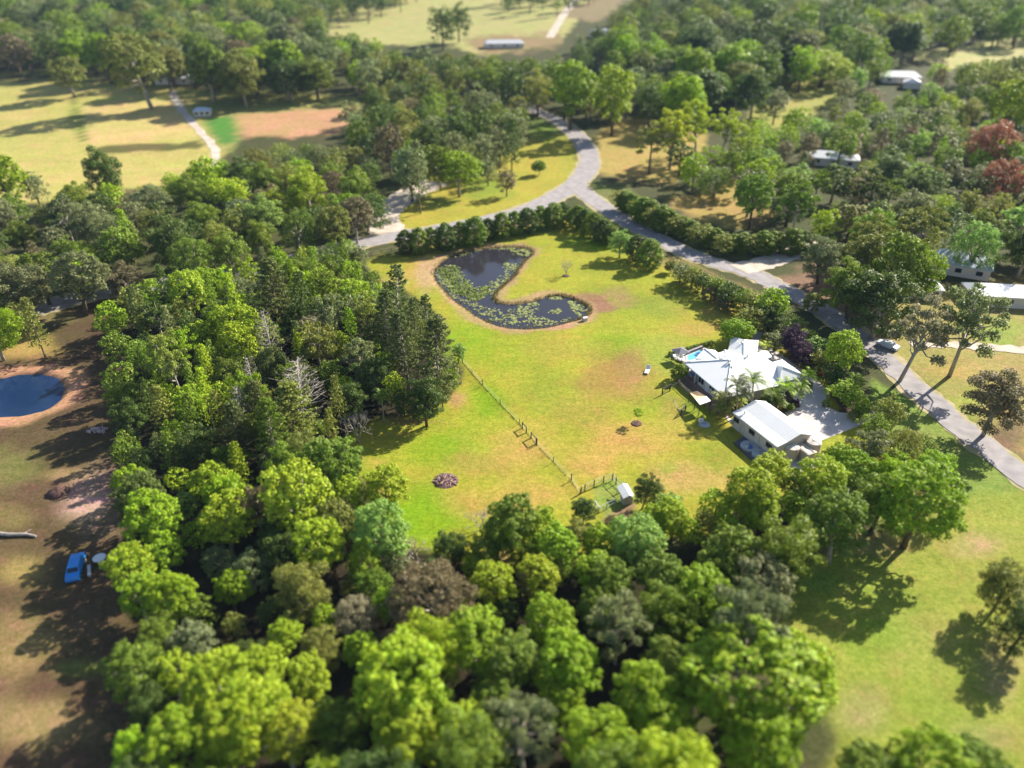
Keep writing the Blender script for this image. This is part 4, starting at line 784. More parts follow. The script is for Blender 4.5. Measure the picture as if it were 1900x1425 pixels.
def make(kind, variant):
    """returns crown quads, trunk MB, nominal crown width, height, crown-centre height"""
    g = np.random.default_rng(hash((kind, variant)) % 1000 if False else sum(map(ord, kind)) * 7 + variant * 131)
    mb = MB(); W, H, cz = 8.0, 11.0, 7.2
    if kind == 'puffy':          # cauliflower crowned broadleaf tree
        cz = 6.5; C = np.concatenate([dome(62, 3.2, 3.6, g, -.5, .2), dome(14, 2.4, 2.8, g, -.95, .15)[7:] + [0, 0, -1.0]]) + [0, 0, cz]; Rr = g.uniform(.5, 1.0, len(C))
        sub = []
        for c, r in zip(C, Rr):
            for _ in range(7):
                d = g.normal(0, 1, 3); d[2] = abs(d[2]) * .9; d /= np.linalg.norm(d); sub.append((*(c + d * r * g.uniform(.7, 1.0)), r * g.uniform(.28, .42)))
        sub = np.array(sub); Q = np.concatenate([puffs(C, Rr, 55, .18, g, .9, .35), puffs(sub[:, :3], sub[:, 3], 22, .135, g, .9, .55)])
        limbs(mb, C, Vector((0, 0, 0)), Vector((0, 0, cz + .5)), .34, g, 9)
    elif kind == 'broad':        # looser rounded crown
        cz = 6.0; C = np.concatenate([dome(44, 3.2, 4.1, g, -.85, .2), dome(14, 1.9, 2.6, g, -.2, .25)]) + [0, 0, cz]; Rr = g.uniform(.6, 1.3, len(C))
        Q = puffs(C, Rr, 190, .155, g, .8, .3, -.6, .65, .5); limbs(mb, C, Vector((0, 0, 0)), Vector((0, 0, cz + 1)), .32, g, 9)
    elif kind == 'gum':          # open clumps on pale limbs
        C = np.concatenate([dome(24, 3.3, 3.6, g, -.55, .2), dome(8, 1.8, 1.6, g, -.1, .3)]) + [0, 0, cz - .4]; Rr = g.uniform(.6, 1.15, len(C))
        Q = puffs(C, Rr, 185, .17, g, .62, .2, -.7, .8, .35); limbs(mb, C, Vector((0, 0, 0)), Vector((0, 0, cz + 1.5)), .30, g, 20, .4)
    elif kind == 'fine':         # dense dome of small leaves
        cz = 5.6; C = np.concatenate([dome(70, 3.5, 4.4, g, -.7, .09), dome(20, 2.4, 3.2, g, -.2, .1)]) + [0, 0, cz]; Rr = g.uniform(.5, .85, len(C))
        Q = puffs(C, Rr, 130, .125, g, 1.0, .2, -.7, .7, .5); limbs(mb, C, Vector((0, 0, 0)), Vector((0, 0, cz)), .4, g, 10)
    elif kind in ('pine', 'hoop', 'dead'):
        W, H, cz = 7.0, 18.0, 10.5; qs = []; nl = 20 if kind == 'pine' else 15
        mb.tube([(0, 0, 0), (.05, .05, H * .5), (0, 0, H * .985)], [.34, .22, .04], 8)
        for L in range(nl):
            fz = (.22 if kind == 'pine' else .34) + (.97 - (.22 if kind == 'pine' else .34)) * L / (nl - 1); z = fz * H; nb = 6 if kind != 'dead' else 5
            ln = (3.6 * (1 - fz) ** .62 + .45) * (1.05 if kind == 'pine' else .95)
            for b_ in range(nb):
                if kind == 'hoop' and g.random() < .25: continue
                if kind == 'dead' and g.random() < .15: continue
                a = 6.283 * b_ / nb + L * .6 + g.normal(0, .15); l = ln * g.uniform(.75, 1.12); lift = (.10 if kind == 'pine' else .32) + .35 * fz
                dx, dy = math.cos(a), math.sin(a)
                pts = [Vector((0, 0, z)), Vector((dx * l * .55, dy * l * .55, z + lift * l * .22)), Vector((dx * l, dy * l, z + lift * l * .75))]
                th = .07 if kind != 'dead' else .062
                mb.tube(pts, [th, th * .7, th * .3], 4)
                if kind == 'dead':
                    for _ in range(3):
                        t_ = g.uniform(.4, .95); st = pts[0].lerp(pts[2], t_); dd = Vector((dx + g.normal(0, .7), dy + g.normal(0, .7), .5 + g.normal(0, .4))) * l * .3; mb.tube([st, st + dd], [th * .45, th * .15], 3)
                else:
                    m = 5 if kind == 'pine' else 3
                    for k in range(m):
                        t_ = (.35 + .65 * k / (m - 1)) if kind == 'pine' else (.62 + .4 * k / (m - 1)); c = np.array(pts[1].lerp(pts[2], (t_ - .5) * 2) if t_ > .5 else pts[0].lerp(pts[1], t_ * 2)) + g.normal(0, .08, 3)
                        c = c + np.array([0, 0, .08]); r = (.36 if kind == 'pine' else .40) * g.uniform(.8, 1.25)
                        qs.append(puffs([c], [r], 20 if kind == 'pine' else 34, .15, g, .62, .35, -.6, .6, .4))
        if kind == 'dead': Q = None
        else:
            qs.append(puffs([np.array([0, 0, H * .985])], [.5], 60, .15, g, 1.2, .3)); Q = np.concatenate(qs)
    elif kind == 'bare':
        W, H, cz, Q = 5.0, 7.0, 4.5, None
        def grow_(p, d, l, r, k):
            e = p + d * l; mb.tube([p, p.lerp(e, .5) + Vector(g.normal(0, .04 * l, 3)), e], [r, r * .8, r * .6], 5)
            if k == 0: return
            for _ in range(3): grow_(e, (d + Vector(g.normal(0, .45, 3)) + Vector((0, 0, .12))).normalized(), l * g.uniform(.6, .82), r * .58, k - 1)
        for a in range(4): grow_(Vector((0, 0, 0)) if a == 0 else Vector((0, 0, .8)), Vector((math.cos(a * 1.6) * .5, math.sin(a * 1.6) * .5, 1)).normalized(), 1.7, .12, 4)
    elif kind == 'shrub':
        W, H, cz = 3.0, 2.8, 1.6; C = np.concatenate([dome(22, 1.1, 1.0, g, -.7, .18)]) + [0, 0, cz - .1]; Rr = g.uniform(.3, .55, len(C))
        Q = puffs(C, Rr, 75, .13, g, .9, .3, -.6, .6, .5); limbs(mb, C, Vector((0, 0, 0)), Vector((0, 0, cz)), .08, g, 6, .2)
    elif kind == 'column':       # hedge tree, egg shaped down to the ground
        W, H, cz = 4.0, 6.0, 3.0; i = np.arange(46) + .5; z = i / 46; th = i * 2.4; pr = 1.55 * np.sin(np.clip(z * .93 + .12, 0, 1) * math.pi) ** .55
        C = np.c_[np.cos(th) * pr, np.sin(th) * pr, .35 + z * 5.2] + g.normal(0, .12, (46, 3)); Rr = g.uniform(.4, .68, 46)
        Q = puffs(C, Rr, 105, .14, g, .95, .3, -.7, .55, .5); limbs(mb, C, Vector((0, 0, 0)), Vector((0, 0, 5)), .12, g, 8, .2)
    elif kind == 'sapling':
        W, H, cz = 3.2, 4.0, 2.9; C = dome(14, 1.15, .95, g, -.5, .25) + [0, 0, 2.9]; Rr = g.uniform(.25, .5, 14)
        Q = puffs(C, Rr, 45, .15, g, .8, .3, -.6, .7, .4); limbs(mb, C, Vector((0, 0, 0)), Vector((0, 0, 3)), .07, g, 8)
    elif kind == 'spiky':        # cordyline or bromeliad
        W, H, cz = 2.2, 1.7, 1.0; N = 70; a = g.uniform(0, 6.28, N); el = g.uniform(.15, 1.4, N); l = g.uniform(.7, 1.1, N); hz = g.uniform(0.1, .7, N)
        d = np.c_[np.cos(a) * np.cos(el), np.sin(a) * np.cos(el), np.sin(el)]; b0 = np.c_[np.zeros(N), np.zeros(N), hz]; sd = np.c_[-np.sin(a), np.cos(a), np.zeros(N)] * .075
        m_ = b0 + d * l[:, None] * .6; e = b0 + d * l[:, None] - np.c_[np.zeros(N), np.zeros(N), .12 * np.ones(N)]
        Q = np.stack([b0 + sd * .4, m_ + sd, e, m_ - sd], 1); mb.tube([(0, 0, 0), (0, 0, .8)], [.06, .04], 5)
    elif kind in ('palm', 'bushpalm'):
        W, H, cz = 4.4, 6.5, 5.4
        tall = kind == 'palm'; tops = [(0, 0, 5.0)] if tall else [(.5 * math.cos(k * 1.1) * (k > 0), .5 * math.sin(k * 1.1) * (k > 0), 1.6 + .5 * (k % 3)) for k in range(6)]
        if not tall: W, H, cz = 4.6, 4.6, 2.6
        qs = []
        for tx, ty, tz in tops:
            mb.tube([(tx * .6, ty * .6, 0), (tx * .8 + .06, ty * .8, tz * .5), (tx, ty, tz)], [.15 if tall else .07, .11 if tall else .06, .09 if tall else .05], 7)
            nf = 17 if tall else 9
            for k in range(nf):
                a = k * 2.4 + g.normal(0, .15); el = 1.25 - 1.5 * (k / nf) + g.normal(0, .1); Lf = g.uniform(2.0, 2.5) * (1 if tall else .85); prev = None; dr = np.array([math.cos(a), math.sin(a), 0]); sd = np.array([-math.sin(a), math.cos(a), 0]); ns = 15; p = np.array([tx, ty, tz])
                for j in range(ns):
                    t_ = j / ns; e2_ = el - 1.5 * t_ * t_ - .25 * t_; st = (dr * math.cos(e2_) + np.array([0, 0, 1]) * math.sin(e2_)) * Lf / ns; p = p + st
                    ll = .62 * math.sin(math.pi * (.12 + .85 * t_)) ** .7
                    for s in (-1, 1):
                        tip = p + sd * s * ll * .85 + st / np.linalg.norm(st) * ll * .45 + np.array([0, 0, -.22 * ll]); wv = st * .42
                        qs.append([p - wv, p + wv, tip + wv * .2, tip - wv * .2])
        Q = np.array(qs)
    elif kind == 'ball':
        W, H, cz = 1.3, 1.1, .55; C = dome(14, .36, .34, g, -.8, .05) + [0, 0, .55]; Q = puffs(C, np.full(14, .24), 45, .075, g, 1, .3, -.8, .6, .6); mb.tube([(0, 0, 0), (0, 0, .5)], [.04, .02], 5)
    return Q, mb, W, H, cz
def proto(kind, var, bark):
    key = (kind, var, bark.name)
    if key not in KIND:
        Q, mb, W, H, cz = make(kind, var)
        KIND[key] = (qmesh("crown", Q, [LEAF]) if Q is not None else None, mb.mesh("trunk", bark, True), W, H, cz, Q)
    return KIND[key]
LIME, BRI, MID, DRK = (0.315, 0.42, 0.020), (0.25, 0.375, 0.014), (0.165, 0.24, 0.022), (0.092, 0.142, 0.024)
OLI, GRY, PAL, BRN = (0.215, 0.24, 0.042), (0.20, 0.235, 0.09), (0.27, 0.40, 0.08), (0.20, 0.165, 0.08)
YEL, TAN, PUR, RUS, PIN = (0.34, 0.42, 0.022), (0.30, 0.27, 0.15), (0.06, 0.03, 0.06), (0.30, 0.12, 0.05), (0.135, 0.17, 0.042)
CN = {LIME: "lime green", BRI: "bright green", MID: "mid green", DRK: "dark green", OLI: "olive", GRY: "grey-green", PAL: "pale green", BRN: "brownish", YEL: "yellow-green", TAN: "tan", PUR: "purple", RUS: "rusty orange", PIN: "blackish green"}
KP = {'puffy': "tree with a billowing crown", 'broad': "leafy tree", 'gum': "open crowned gum tree", 'fine': "dense domed tree", 'pine': "conical pine", 'hoop': "tufted hoop pine", 'dead': "dead pine with bare limbs", 'bare': "leafless tree", 'shrub': "shrub", 'column': "hedge tree", 'sapling': "sapling", 'spiky': "strappy plant", 'palm': "palm", 'bushpalm': "clumping palm", 'ball': "clipped ball shrub"}
NM = {'puffy': "broadleaf_tree", 'broad': "broadleaf_tree", 'gum': "gum_tree", 'fine': "broadleaf_tree", 'pine': "pine_tree", 'hoop': "pine_tree", 'dead': "dead_pine", 'bare': "bare_tree", 'shrub': "shrub", 'column': "hedge_tree", 'sapling': "sapling", 'spiky': "garden_plant", 'palm': "palm_tree", 'bushpalm': "palm_tree", 'ball': "ball_shrub"}
CAT = {'shrub': "shrub", 'column': "hedge tree", 'sapling': "young tree", 'spiky': "plant", 'palm': "palm", 'bushpalm': "palm", 'ball': "shrub", 'dead': "dead tree", 'bare': "bare tree", 'pine': "pine", 'hoop': "pine"}
RATIO = {'puffy': 1.35, 'broad': 1.35, 'gum': 1.6, 'fine': 1.2, 'pine': 2.5, 'hoop': 2.6, 'dead': 2.3, 'bare': 1.4, 'shrub': .95, 'column': 1.5, 'sapling': 1.25, 'spiky': .8, 'palm': 1.45, 'bushpalm': 1.0, 'ball': .85}
REQ = []
def T_(u, v, wpx, kind, col, ratio=None, label=None, group=None, bark=None, base=False):
    """a tree whose crown centre (or foot, base=True) is seen at u,v and whose crown is wpx wide in the photo"""
    ratio = ratio or RATIO[kind]; cfrac = {'puffy': .65, 'broad': .65, 'gum': .65, 'fine': .6, 'pine': .58, 'hoop': .58, 'dead': .58, 'bare': .6, 'palm': .8}.get(kind, .52)
    h = 8.0
    for _ in range(5):
        p = P(u, v, 0 if base else h * cfrac); W = wpx * depth(p) / FPX; h = W * ratio
    p = P(u, v, 0 if base else h * cfrac); z = float(terr(p.x, p.y))
    REQ.append(dict(x=p.x, y=p.y, z=z, W=W, h=h, u=u, v=v, px=wpx, kind=kind, col=col, label=label, group=group, bark=bark)); return REQ[-1]
def TT(rows, group=None):
    for r in rows: T_(*r[:5], **(r[5] if len(r) > 5 else {}), **({'group': group} if group else {}))
def scatter(poly, space, wm, cols, kinds, group, n=4000, seed=0, avoid=.55, ratio=1.0, free=None):
    """trees spaced over the ground behind a photo region, keeping clear of those already placed"""
    g = np.random.default_rng(seed); a = np.array(poly, float); ck, cw = zip(*cols); kk, kw = zip(*kinds); cw = np.array(cw) / sum(cw); kw = np.array(kw) / sum(kw)
    U = g.uniform(a[:, 0].min(), a[:, 0].max(), n); Vv = g.uniform(a[:, 1].min(), a[:, 1].max(), n); ok = sdf(U, Vv, poly) < 0
    for u, v in zip(U[ok], Vv[ok]):
        col = ck[g.choice(len(ck), p=cw)]; kind = kk[g.choice(len(kk), p=kw)]; W = wm * g.uniform(.75, 1.3) * (.6 if kind in ('pine', 'hoop') else 1); h = W * RATIO[kind] * ratio * g.uniform(.85, 1.2)
        p = P(u, v, h * .62)
        if any((p.x - r['x']) ** 2 + (p.y - r['y']) ** 2 < max(space * g.uniform(.85, 1.1), avoid * (W + r['W']) / 2) ** 2 for r in REQ): continue
        if free and any(sdf(np.array([u + 0.0]), np.array([v + 0.0]), f)[0] < 0 for f in free): continue
        j = g.uniform(.93, 1.07, 3) * g.uniform(.8, 1.2)
        REQ.append(dict(x=p.x, y=p.y, z=float(terr(p.x, p.y)), W=W, h=h, u=u, v=v, px=W * FPX / depth(p), kind=kind, col=col, label=None, group=group, bark=None, jit=j))
GW, GF, GB = "trees of the wood left of the lawn", "trees along the front of the property", "hedge trees along the back boundary"
D = dict
# the wood: named trees
TT([(501, 635, 62, 'dead', TAN, D(label="tall dead whitish pine standing bare in the middle of the wood", ratio=2.5)),
    (548, 728, 124, 'dead', TAN, D(label="large half dead pine with a wide fan of grey limbs", ratio=1.35)),
    (545, 770, 96, 'pine', OLI, D(label="olive pine wrapped around the large fan of dead limbs", ratio=1.7)),
    (436, 770, 66, 'dead', TAN, D(label="smaller dead pine with pale limbs left of the big half dead one")), (465, 710, 56, 'dead', TAN, D(label="thin dead pine just left of the olive half dead pine")), (440, 800, 60, 'pine', PIN), (478, 760, 60, 'pine', PIN), (500, 800, 70, 'pine', MID),
    (508, 540, 82, 'pine', PIN, D(label="big drooping dark conifer near the back edge of the wood", ratio=1.9)),
    (736, 562, 66, 'hoop', PIN, D(label="tall tufted hoop pine with an open crown beside the pond", ratio=2.6)), (794, 588, 44, 'hoop', DRK, D(label="slim young hoop pine at the pond side edge of the wood", ratio=2.4)),
    (806, 658, 92, 'pine', PIN, D(label="broad dark pine at the tip of the wood by the lawn", ratio=2.0)), (752, 640, 66, 'pine', PIN), (770, 600, 50, 'pine', PIN), (715, 600, 60, 'pine', PIN), (690, 570, 50, 'broad', DRK),
    (662, 779, 58, 'bare', TAN, D(label="leafless grey tree standing at the lawn edge of the wood", ratio=1.5)), (707, 735, 40, 'palm', MID, D(label="tall slim palm at the shaded edge of the wood", ratio=1.9)),
    (788, 736, 76, 'broad', DRK, D(label="dense dark bushy tree low at the wood's lawn edge")), (748, 740, 44, 'broad', DRK), (714, 672, 50, "puffy", BRI, D(label="bright green tree in the shade behind the slim palm", ratio=1.0)), (850, 650, 30, 'broad', PAL, D(label="pale green slim tree right of the broad dark pine")), (832, 700, 46, 'broad', MID), (820, 728, 40, 'broad', OLI), (690, 690, 70, 'broad', DRK), (650, 735, 60, 'broad', DRK), (600, 790, 60, 'palm', MID, D(label="low palm at the wood edge beside the leafless grey tree", ratio=1.0)),
    (278, 540, 46, 'puffy', BRI), (340, 534, 78, 'puffy', LIME), (378, 526, 60, 'puffy', BRI), (449, 545, 70, 'fine', GRY), (598, 524, 56, 'puffy', BRI), (653, 545, 66, 'puffy', LIME), (617, 578, 64, 'gum', GRY), (295, 588, 66, 'gum', DRK), (335, 580, 55, 'broad', OLI), (400, 580, 55, 'broad', MID),
    (453, 598, 90, 'puffy', LIME), (385, 624, 66, 'puffy', LIME), (440, 645, 80, 'puffy', YEL), (320, 640, 78, 'fine', OLI), (388, 665, 50, 'fine', TAN), (304, 680, 60, 'puffy', LIME), (588, 628, 84, 'gum', OLI), (628, 640, 50, 'puffy', YEL), (666, 655, 66, 'gum', GRY), (575, 615, 60, 'puffy', TAN), (407, 732, 50, 'puffy', LIME), (346, 748, 64, 'puffy', BRI), (323, 800, 46, 'puffy', BRI), (300, 760, 50, 'pine', OLI), (318, 840, 46, 'pine', MID), (640, 722, 50, 'puffy', BRI), (612, 690, 56, 'broad', MID), (375, 815, 84, 'broad', DRK), (595, 845, 105, 'puffy', MID), (495, 858, 64, 'broad', GRY), (430, 850, 64, 'broad', MID), (555, 820, 60, 'broad', OLI), (640, 850, 60, 'gum', GRY), (350, 690, 50, 'broad', DRK),
    (619, 490, 50, 'broad', DRK), (650, 505, 46, 'puffy', BRI), (560, 500, 60, 'broad', MID), (665, 470, 40, 'broad', GRY), (640, 475, 40, 'broad', DRK), (540, 590, 60, 'broad', DRK), (560, 560, 56, 'pine', DRK), (255, 575, 46, 'pine', PIN), (270, 640, 50, 'broad', DRK), (285, 720, 46, 'broad', MID), (690, 620, 56, 'broad', DRK), (700, 650, 50, 'broad', MID), (675, 505, 30, 'shrub', GRY), (690, 545, 44, 'puffy', BRI), (690, 520, 36, 'puffy', MID)], GW)
# the front belt
TT([(330, 889, 50, 'puffy', LIME), (402, 896, 88, 'puffy', LIME), (415, 965, 100, 'puffy', LIME), (343, 935, 50, 'puffy', PAL), (366, 990, 52, 'puffy', BRI), (478, 942, 76, 'gum', BRN), (560, 912, 130, 'puffy', LIME, D(label="biggest lime green spreading crown at the front of the wood")), (640, 915, 70, 'puffy', LIME), (587, 1000, 100, 'puffy', LIME), (712, 906, 84, 'puffy', YEL), (715, 972, 104, 'puffy', PAL), (409, 1034, 62, 'fine', GRY), (465, 1058, 80, 'fine', GRY), (425, 1094, 64, 'puffy', BRI), (435, 1158, 46, 'broad', OLI), (557, 1092, 104, 'broad', OLI), (673, 1043, 70, 'puffy', BRI), (732, 1034, 56, 'broad', GRY), (653, 1088, 48, 'broad', OLI), (702, 1084, 64, 'puffy', MID), (659, 1135, 82, 'fine', TAN, D(label="pale tan-grey domed tree left of the brown dome")), (603, 1146, 52, 'puffy', BRI), (722, 1120, 64, 'puffy', BRI), (810, 1095, 156, 'fine', BRN, D(label="big brownish grey domed tree at the front boundary", ratio=1.05)), (524, 1180, 64, 'puffy', LIME), (597, 1190, 80, 'broad', OLI), (500, 1240, 96, 'puffy', YEL), (574, 1245, 84, 'puffy', LIME), (676, 1204, 66, 'puffy', BRI), (717, 1190, 50, 'broad', BRN), (915, 1085, 84, 'puffy', LIME), (880, 1050, 50, 'puffy', LIME), (950, 962, 96, 'puffy', MID, D(label="tall tree with bare leaning trunks at the lawn's front edge", ratio=1.55)), (1000, 975, 70, 'puffy', BRI, D(ratio=1.4)), (1025, 1005, 84, 'puffy', BRI, D(ratio=1.3)), (925, 1000, 40, 'gum', MID), (968, 992, 80, 'broad', BRI), (928, 978, 66, 'broad', MID), (990, 1030, 60, 'broad', MID), (896, 1018, 66, 'puffy', MID), (842, 1005, 64, 'broad', DRK), (890, 958, 46, 'bare', TAN, D(label="bare grey twiggy tree left of the tall leaning gum", ratio=1.3)), (765, 1010, 50, 'bare', TAN, D(label="grey twiggy tree between the pale green and dark crowns", ratio=1.2)), (1003, 1066, 80, 'puffy', YEL), (975, 1085, 56, 'gum', BRN), (1082, 947, 50, 'broad', DRK, D(label="rounded dark tree at the near left corner of the chicken pen", ratio=1.35)), (1196, 903, 52, 'broad', DRK, D(label="dark upright leafy tree right of the chicken pen", ratio=1.6)), (1076, 990, 64, 'broad', OLI), (1114, 998, 66, 'puffy', BRI), (1186, 995, 96, 'puffy', PAL), (1212, 962, 60, 'puffy', LIME), (1253, 955, 70, 'puffy', LIME), (1101, 1058, 84, 'puffy', BRI), (1177, 1026, 64, 'broad', OLI), (1150, 985, 50, 'puffy', BRI), (1371, 898, 98, 'puffy', LIME), (1410, 938, 76, 'puffy', LIME), (1240, 942, 60, 'puffy', PAL), (1305, 968, 56, 'broad', OLI), (1330, 935, 60, 'puffy', BRI), (1438, 868, 84, 'puffy', YEL, D(label="rounded yellow-green tree covering the end of the shed gravel", ratio=1.1)), (1516, 884, 90, 'puffy', LIME), (1480, 905, 60, 'puffy', MID), (1564, 850, 64, 'puffy', BRI), (1590, 872, 70, 'puffy', BRI), (1610, 826, 80, 'gum', GRY, D(label="grey-green gum at the right end beside the driveway", ratio=1.25)), (1664, 858, 54, 'puffy', BRI), (1635, 850, 50, 'gum', OLI), (1280, 985, 50, 'puffy', LIME), (1350, 975, 50, 'puffy', BRI), (1470, 940, 60, 'puffy', BRI), (1540, 915, 50, 'puffy', LIME), (770, 1180, 60, 'broad', DRK), (860, 1130, 50, 'puffy', LIME), (940, 1130, 50, 'broad', DRK), (1040, 1050, 56, 'broad', MID), (500, 1130, 50, 'broad', DRK)], GF)
# back hedge rows
G1, G2 = "hedge trees in the row between pond and road", "hedge trees in the row along the lane"
for i, (u, v, wp_) in enumerate([(752, 446, 39), (776, 444, 43), (800, 441, 35), (826, 437, 45), (853, 432, 39), (880, 426, 47), (905, 423, 35), (930, 416, 41), (955, 411, 39), (980, 407, 41), (1004, 402, 37), (1027, 398, 41), (1046, 394, 35)]): T_(u, v, wp_, 'column', MID if i % 3 else DRK, ratio=1.22, group=G1)
for i, (u, v, wp_) in enumerate([(1070, 400, 38), (1086, 407, 40), (1103, 416, 44), (1120, 426, 40), (1136, 434, 34), (1184, 457, 44), (1206, 468, 50)]): T_(u, v, wp_, 'column', DRK if i % 2 else MID, ratio=1.15, group=G2)
TT([(1152, 444, 46, 'broad', PAL, D(label="pale silvery green bushy tree in the hedge row along the lane", ratio=1.2)), (1128, 438, 26, 'shrub', BRN)], G2)
G3 = "shrubs along the right boundary"
TT([(1264, 500, 45, 'broad', GRY, D(ratio=.95)), (1286, 510, 45, 'broad', OLI, D(ratio=.95)), (1306, 520, 43, 'broad', DRK, D(ratio=.95)), (1330, 528, 48, 'broad', MID, D(ratio=.95)), (1355, 540, 54, 'broad', DRK, D(ratio=.95)), (1382, 552, 54, 'broad', MID, D(ratio=.95)), (1403, 562, 54, 'broad', OLI, D(ratio=.95)), (1318, 545, 32, 'shrub', BRN), (1345, 560, 35, 'shrub', BRN), (1425, 585, 62, 'gum', DRK, D(ratio=.95)), (1395, 590, 59, 'puffy', OLI, D(ratio=.95)), (1365, 610, 56, 'puffy', BRI, D(label="dense bright green rounded tree behind the house", ratio=1.0)), (1388, 603, 46, 'puffy', YEL, D(ratio=.95)), (1446, 602, 48, 'broad', DRK, D(ratio=.95)), (1440, 628, 42, 'broad', GRY, D(ratio=.95)), (1468, 625, 48, 'broad', PUR, D(label="dark purple leaved shrub in the garden bed behind the house")), (1490, 650, 42, 'broad', PUR, D(label="smaller purple leaved shrub below the larger one")), (1500, 625, 46, 'broad', MID, D(ratio=.95)), (1516, 640, 46, 'puffy', PAL, D(ratio=.95)), (1530, 665, 52, 'broad', OLI, D(ratio=.95)), (1548, 690, 52, 'broad', DRK, D(ratio=.95)), (1540, 655, 42, 'broad', DRK, D(ratio=.95)), (1573, 725, 52, 'puffy', BRI, D(ratio=.95)), (1590, 745, 46, 'puffy', BRI, D(ratio=.95)), (1560, 700, 42, 'broad', DRK, D(ratio=.95)), (1475, 600, 42, 'broad', MID, D(ratio=.95)), (1588, 705, 42, 'broad', MID, D(ratio=.95)), (1430, 600, 31, 'shrub', MID), (1245, 494, 26, 'shrub', OLI), (1276, 507, 34, 'shrub', MID), (1297, 517, 36, 'shrub', OLI), (1343, 536, 40, 'shrub', MID), (1370, 548, 40, 'shrub', DRK), (1412, 570, 44, 'broad', MID, D(ratio=.95)), (1440, 580, 44, 'broad', OLI, D(ratio=.95)), (1455, 590, 40, 'broad', DRK, D(ratio=.95)), (1602, 765, 34, 'shrub', MID), (1585, 770, 24, 'shrub', OLI), (1520, 668, 34, 'shrub', DRK), (1507, 655, 30, 'shrub', PUR), (1556, 722, 34, 'shrub', DRK), (1545, 708, 30, 'shrub', MID)], G3)
# house garden
G4 = "palms around the house and shed"
TT([(1405, 702, 62, 'palm', MID, D(label="tall feathery palm in the middle of the courtyard clump", base=False, ratio=1.39)), (1378, 712, 57, 'palm', (.12,.16,.06), D(label="grey-green palm left in the courtyard clump", ratio=1.48)), (1380, 728, 44, 'palm', (.13,.16,.06), D(label="lower palm in front of the courtyard clump", ratio=1.48)), (1455, 716, 57, 'palm', BRI, D(label="bright green palm between house and driveway", ratio=1.15)), (1482, 712, 46, 'palm', MID, D(label="light green palm beside the garage corner", ratio=1.39)), (1502, 692, 39, 'palm', BRI, D(label="single palm standing on the curve of the driveway", ratio=1.31)), (1542, 724, 33, 'palm', LIME, D(label="small lime green palm in the bed right of the driveway", ratio=1.07)), (1417, 638, 33, 'palm', YEL, D(label="golden yellow palm behind the house porch", ratio=0.98)), (1345, 745, 59, 'bushpalm', OLI, D(label="dense olive clumping palm at the front left house corner", ratio=1.02)), (1437, 738, 57, 'bushpalm', MID, D(label="dark clumping palm in the bed beside the driveway", ratio=0.74)), (1372, 742, 33, 'bushpalm', YEL, D(label="yellowish palm clump behind the shed gable", ratio=0.98))], G4)
TT([(1396, 738, 18, 'spiky', RUS, D(label="reddish strappy plant behind the shed's back corner")), (1382, 744, 14, 'spiky', (.45, .10, .12), D(label="pinkish red strappy plant beside the palms behind the shed")), (1500, 672, 1, 'ball', GRY)][:2] + [(1525, 692, 22, 'spiky', RUS, D(label="orange strappy plant in the bed beyond the driveway curve")), (1478, 647, 26, 'spiky', RUS, D(label="orange strappy plant clump in the mulch behind the house")), (1456, 752, 16, 'spiky', (.30, .03, .06), D(label="crimson strappy plant at the corner bed beside the shed")), (1448, 757, 14, 'spiky', YEL, D(label="golden strappy plant left of the crimson one by the shed")), (1474, 748, 20, 'shrub', PUR, D(label="small dark maroon shrub at the tip of the corner bed")), (1466, 755, 18, 'shrub', MID), (1260, 690, 34, 'shrub', MID, D(label="rounded green shrub at the verandah corner")), (1270, 683, 20, 'shrub', OLI), (1535, 748, 18, 'shrub', MID), (1430, 750, 30, 'shrub', DRK), (1420, 742, 24, 'shrub', MID), (1500, 715, 20, 'shrub', MID)], "garden plants around the house")
for i in range(9): T_(1429 + i * 10.4, 640 + i * 6.6, 10.5, 'ball', GRY, group="ball shrubs edging the driveway", label="small grey-green clipped ball shrub in the row edging the drive")
for i in range(13): T_(1244 + i * 6.4, 655.5 - i * 1.75 + (i > 9) * 0, 11, 'ball', DRK if i % 2 else MID, group="low hedge behind the pool", label="low green clipped shrub in the hedge behind the pool")
T_(1182, 785, 24, 'sapling', BRI, base=True, label="young green tree in a mulched ring on the open lawn", ratio=1.35)
T_(1050, 511, 26, 'bare', TAN, base=True, label="thin leafless sapling in a mulch ring right of the pond", ratio=1.5)
for (u, v, lab) in ((1181, 786, "dark mulch ring around the young green tree"), (1050, 512, "dark stone mulch ring under the leafless sapling")):
    p = P(u, v); o = thing("mulch_ring", p, lab, "mulch ring"); mb = MB(); mb.lathe((0, 0, 0), [(.95, -.05), (.9, .12), (.7, .16), (.05, .2)], 20); local("mulch", mb, MULCH, o)
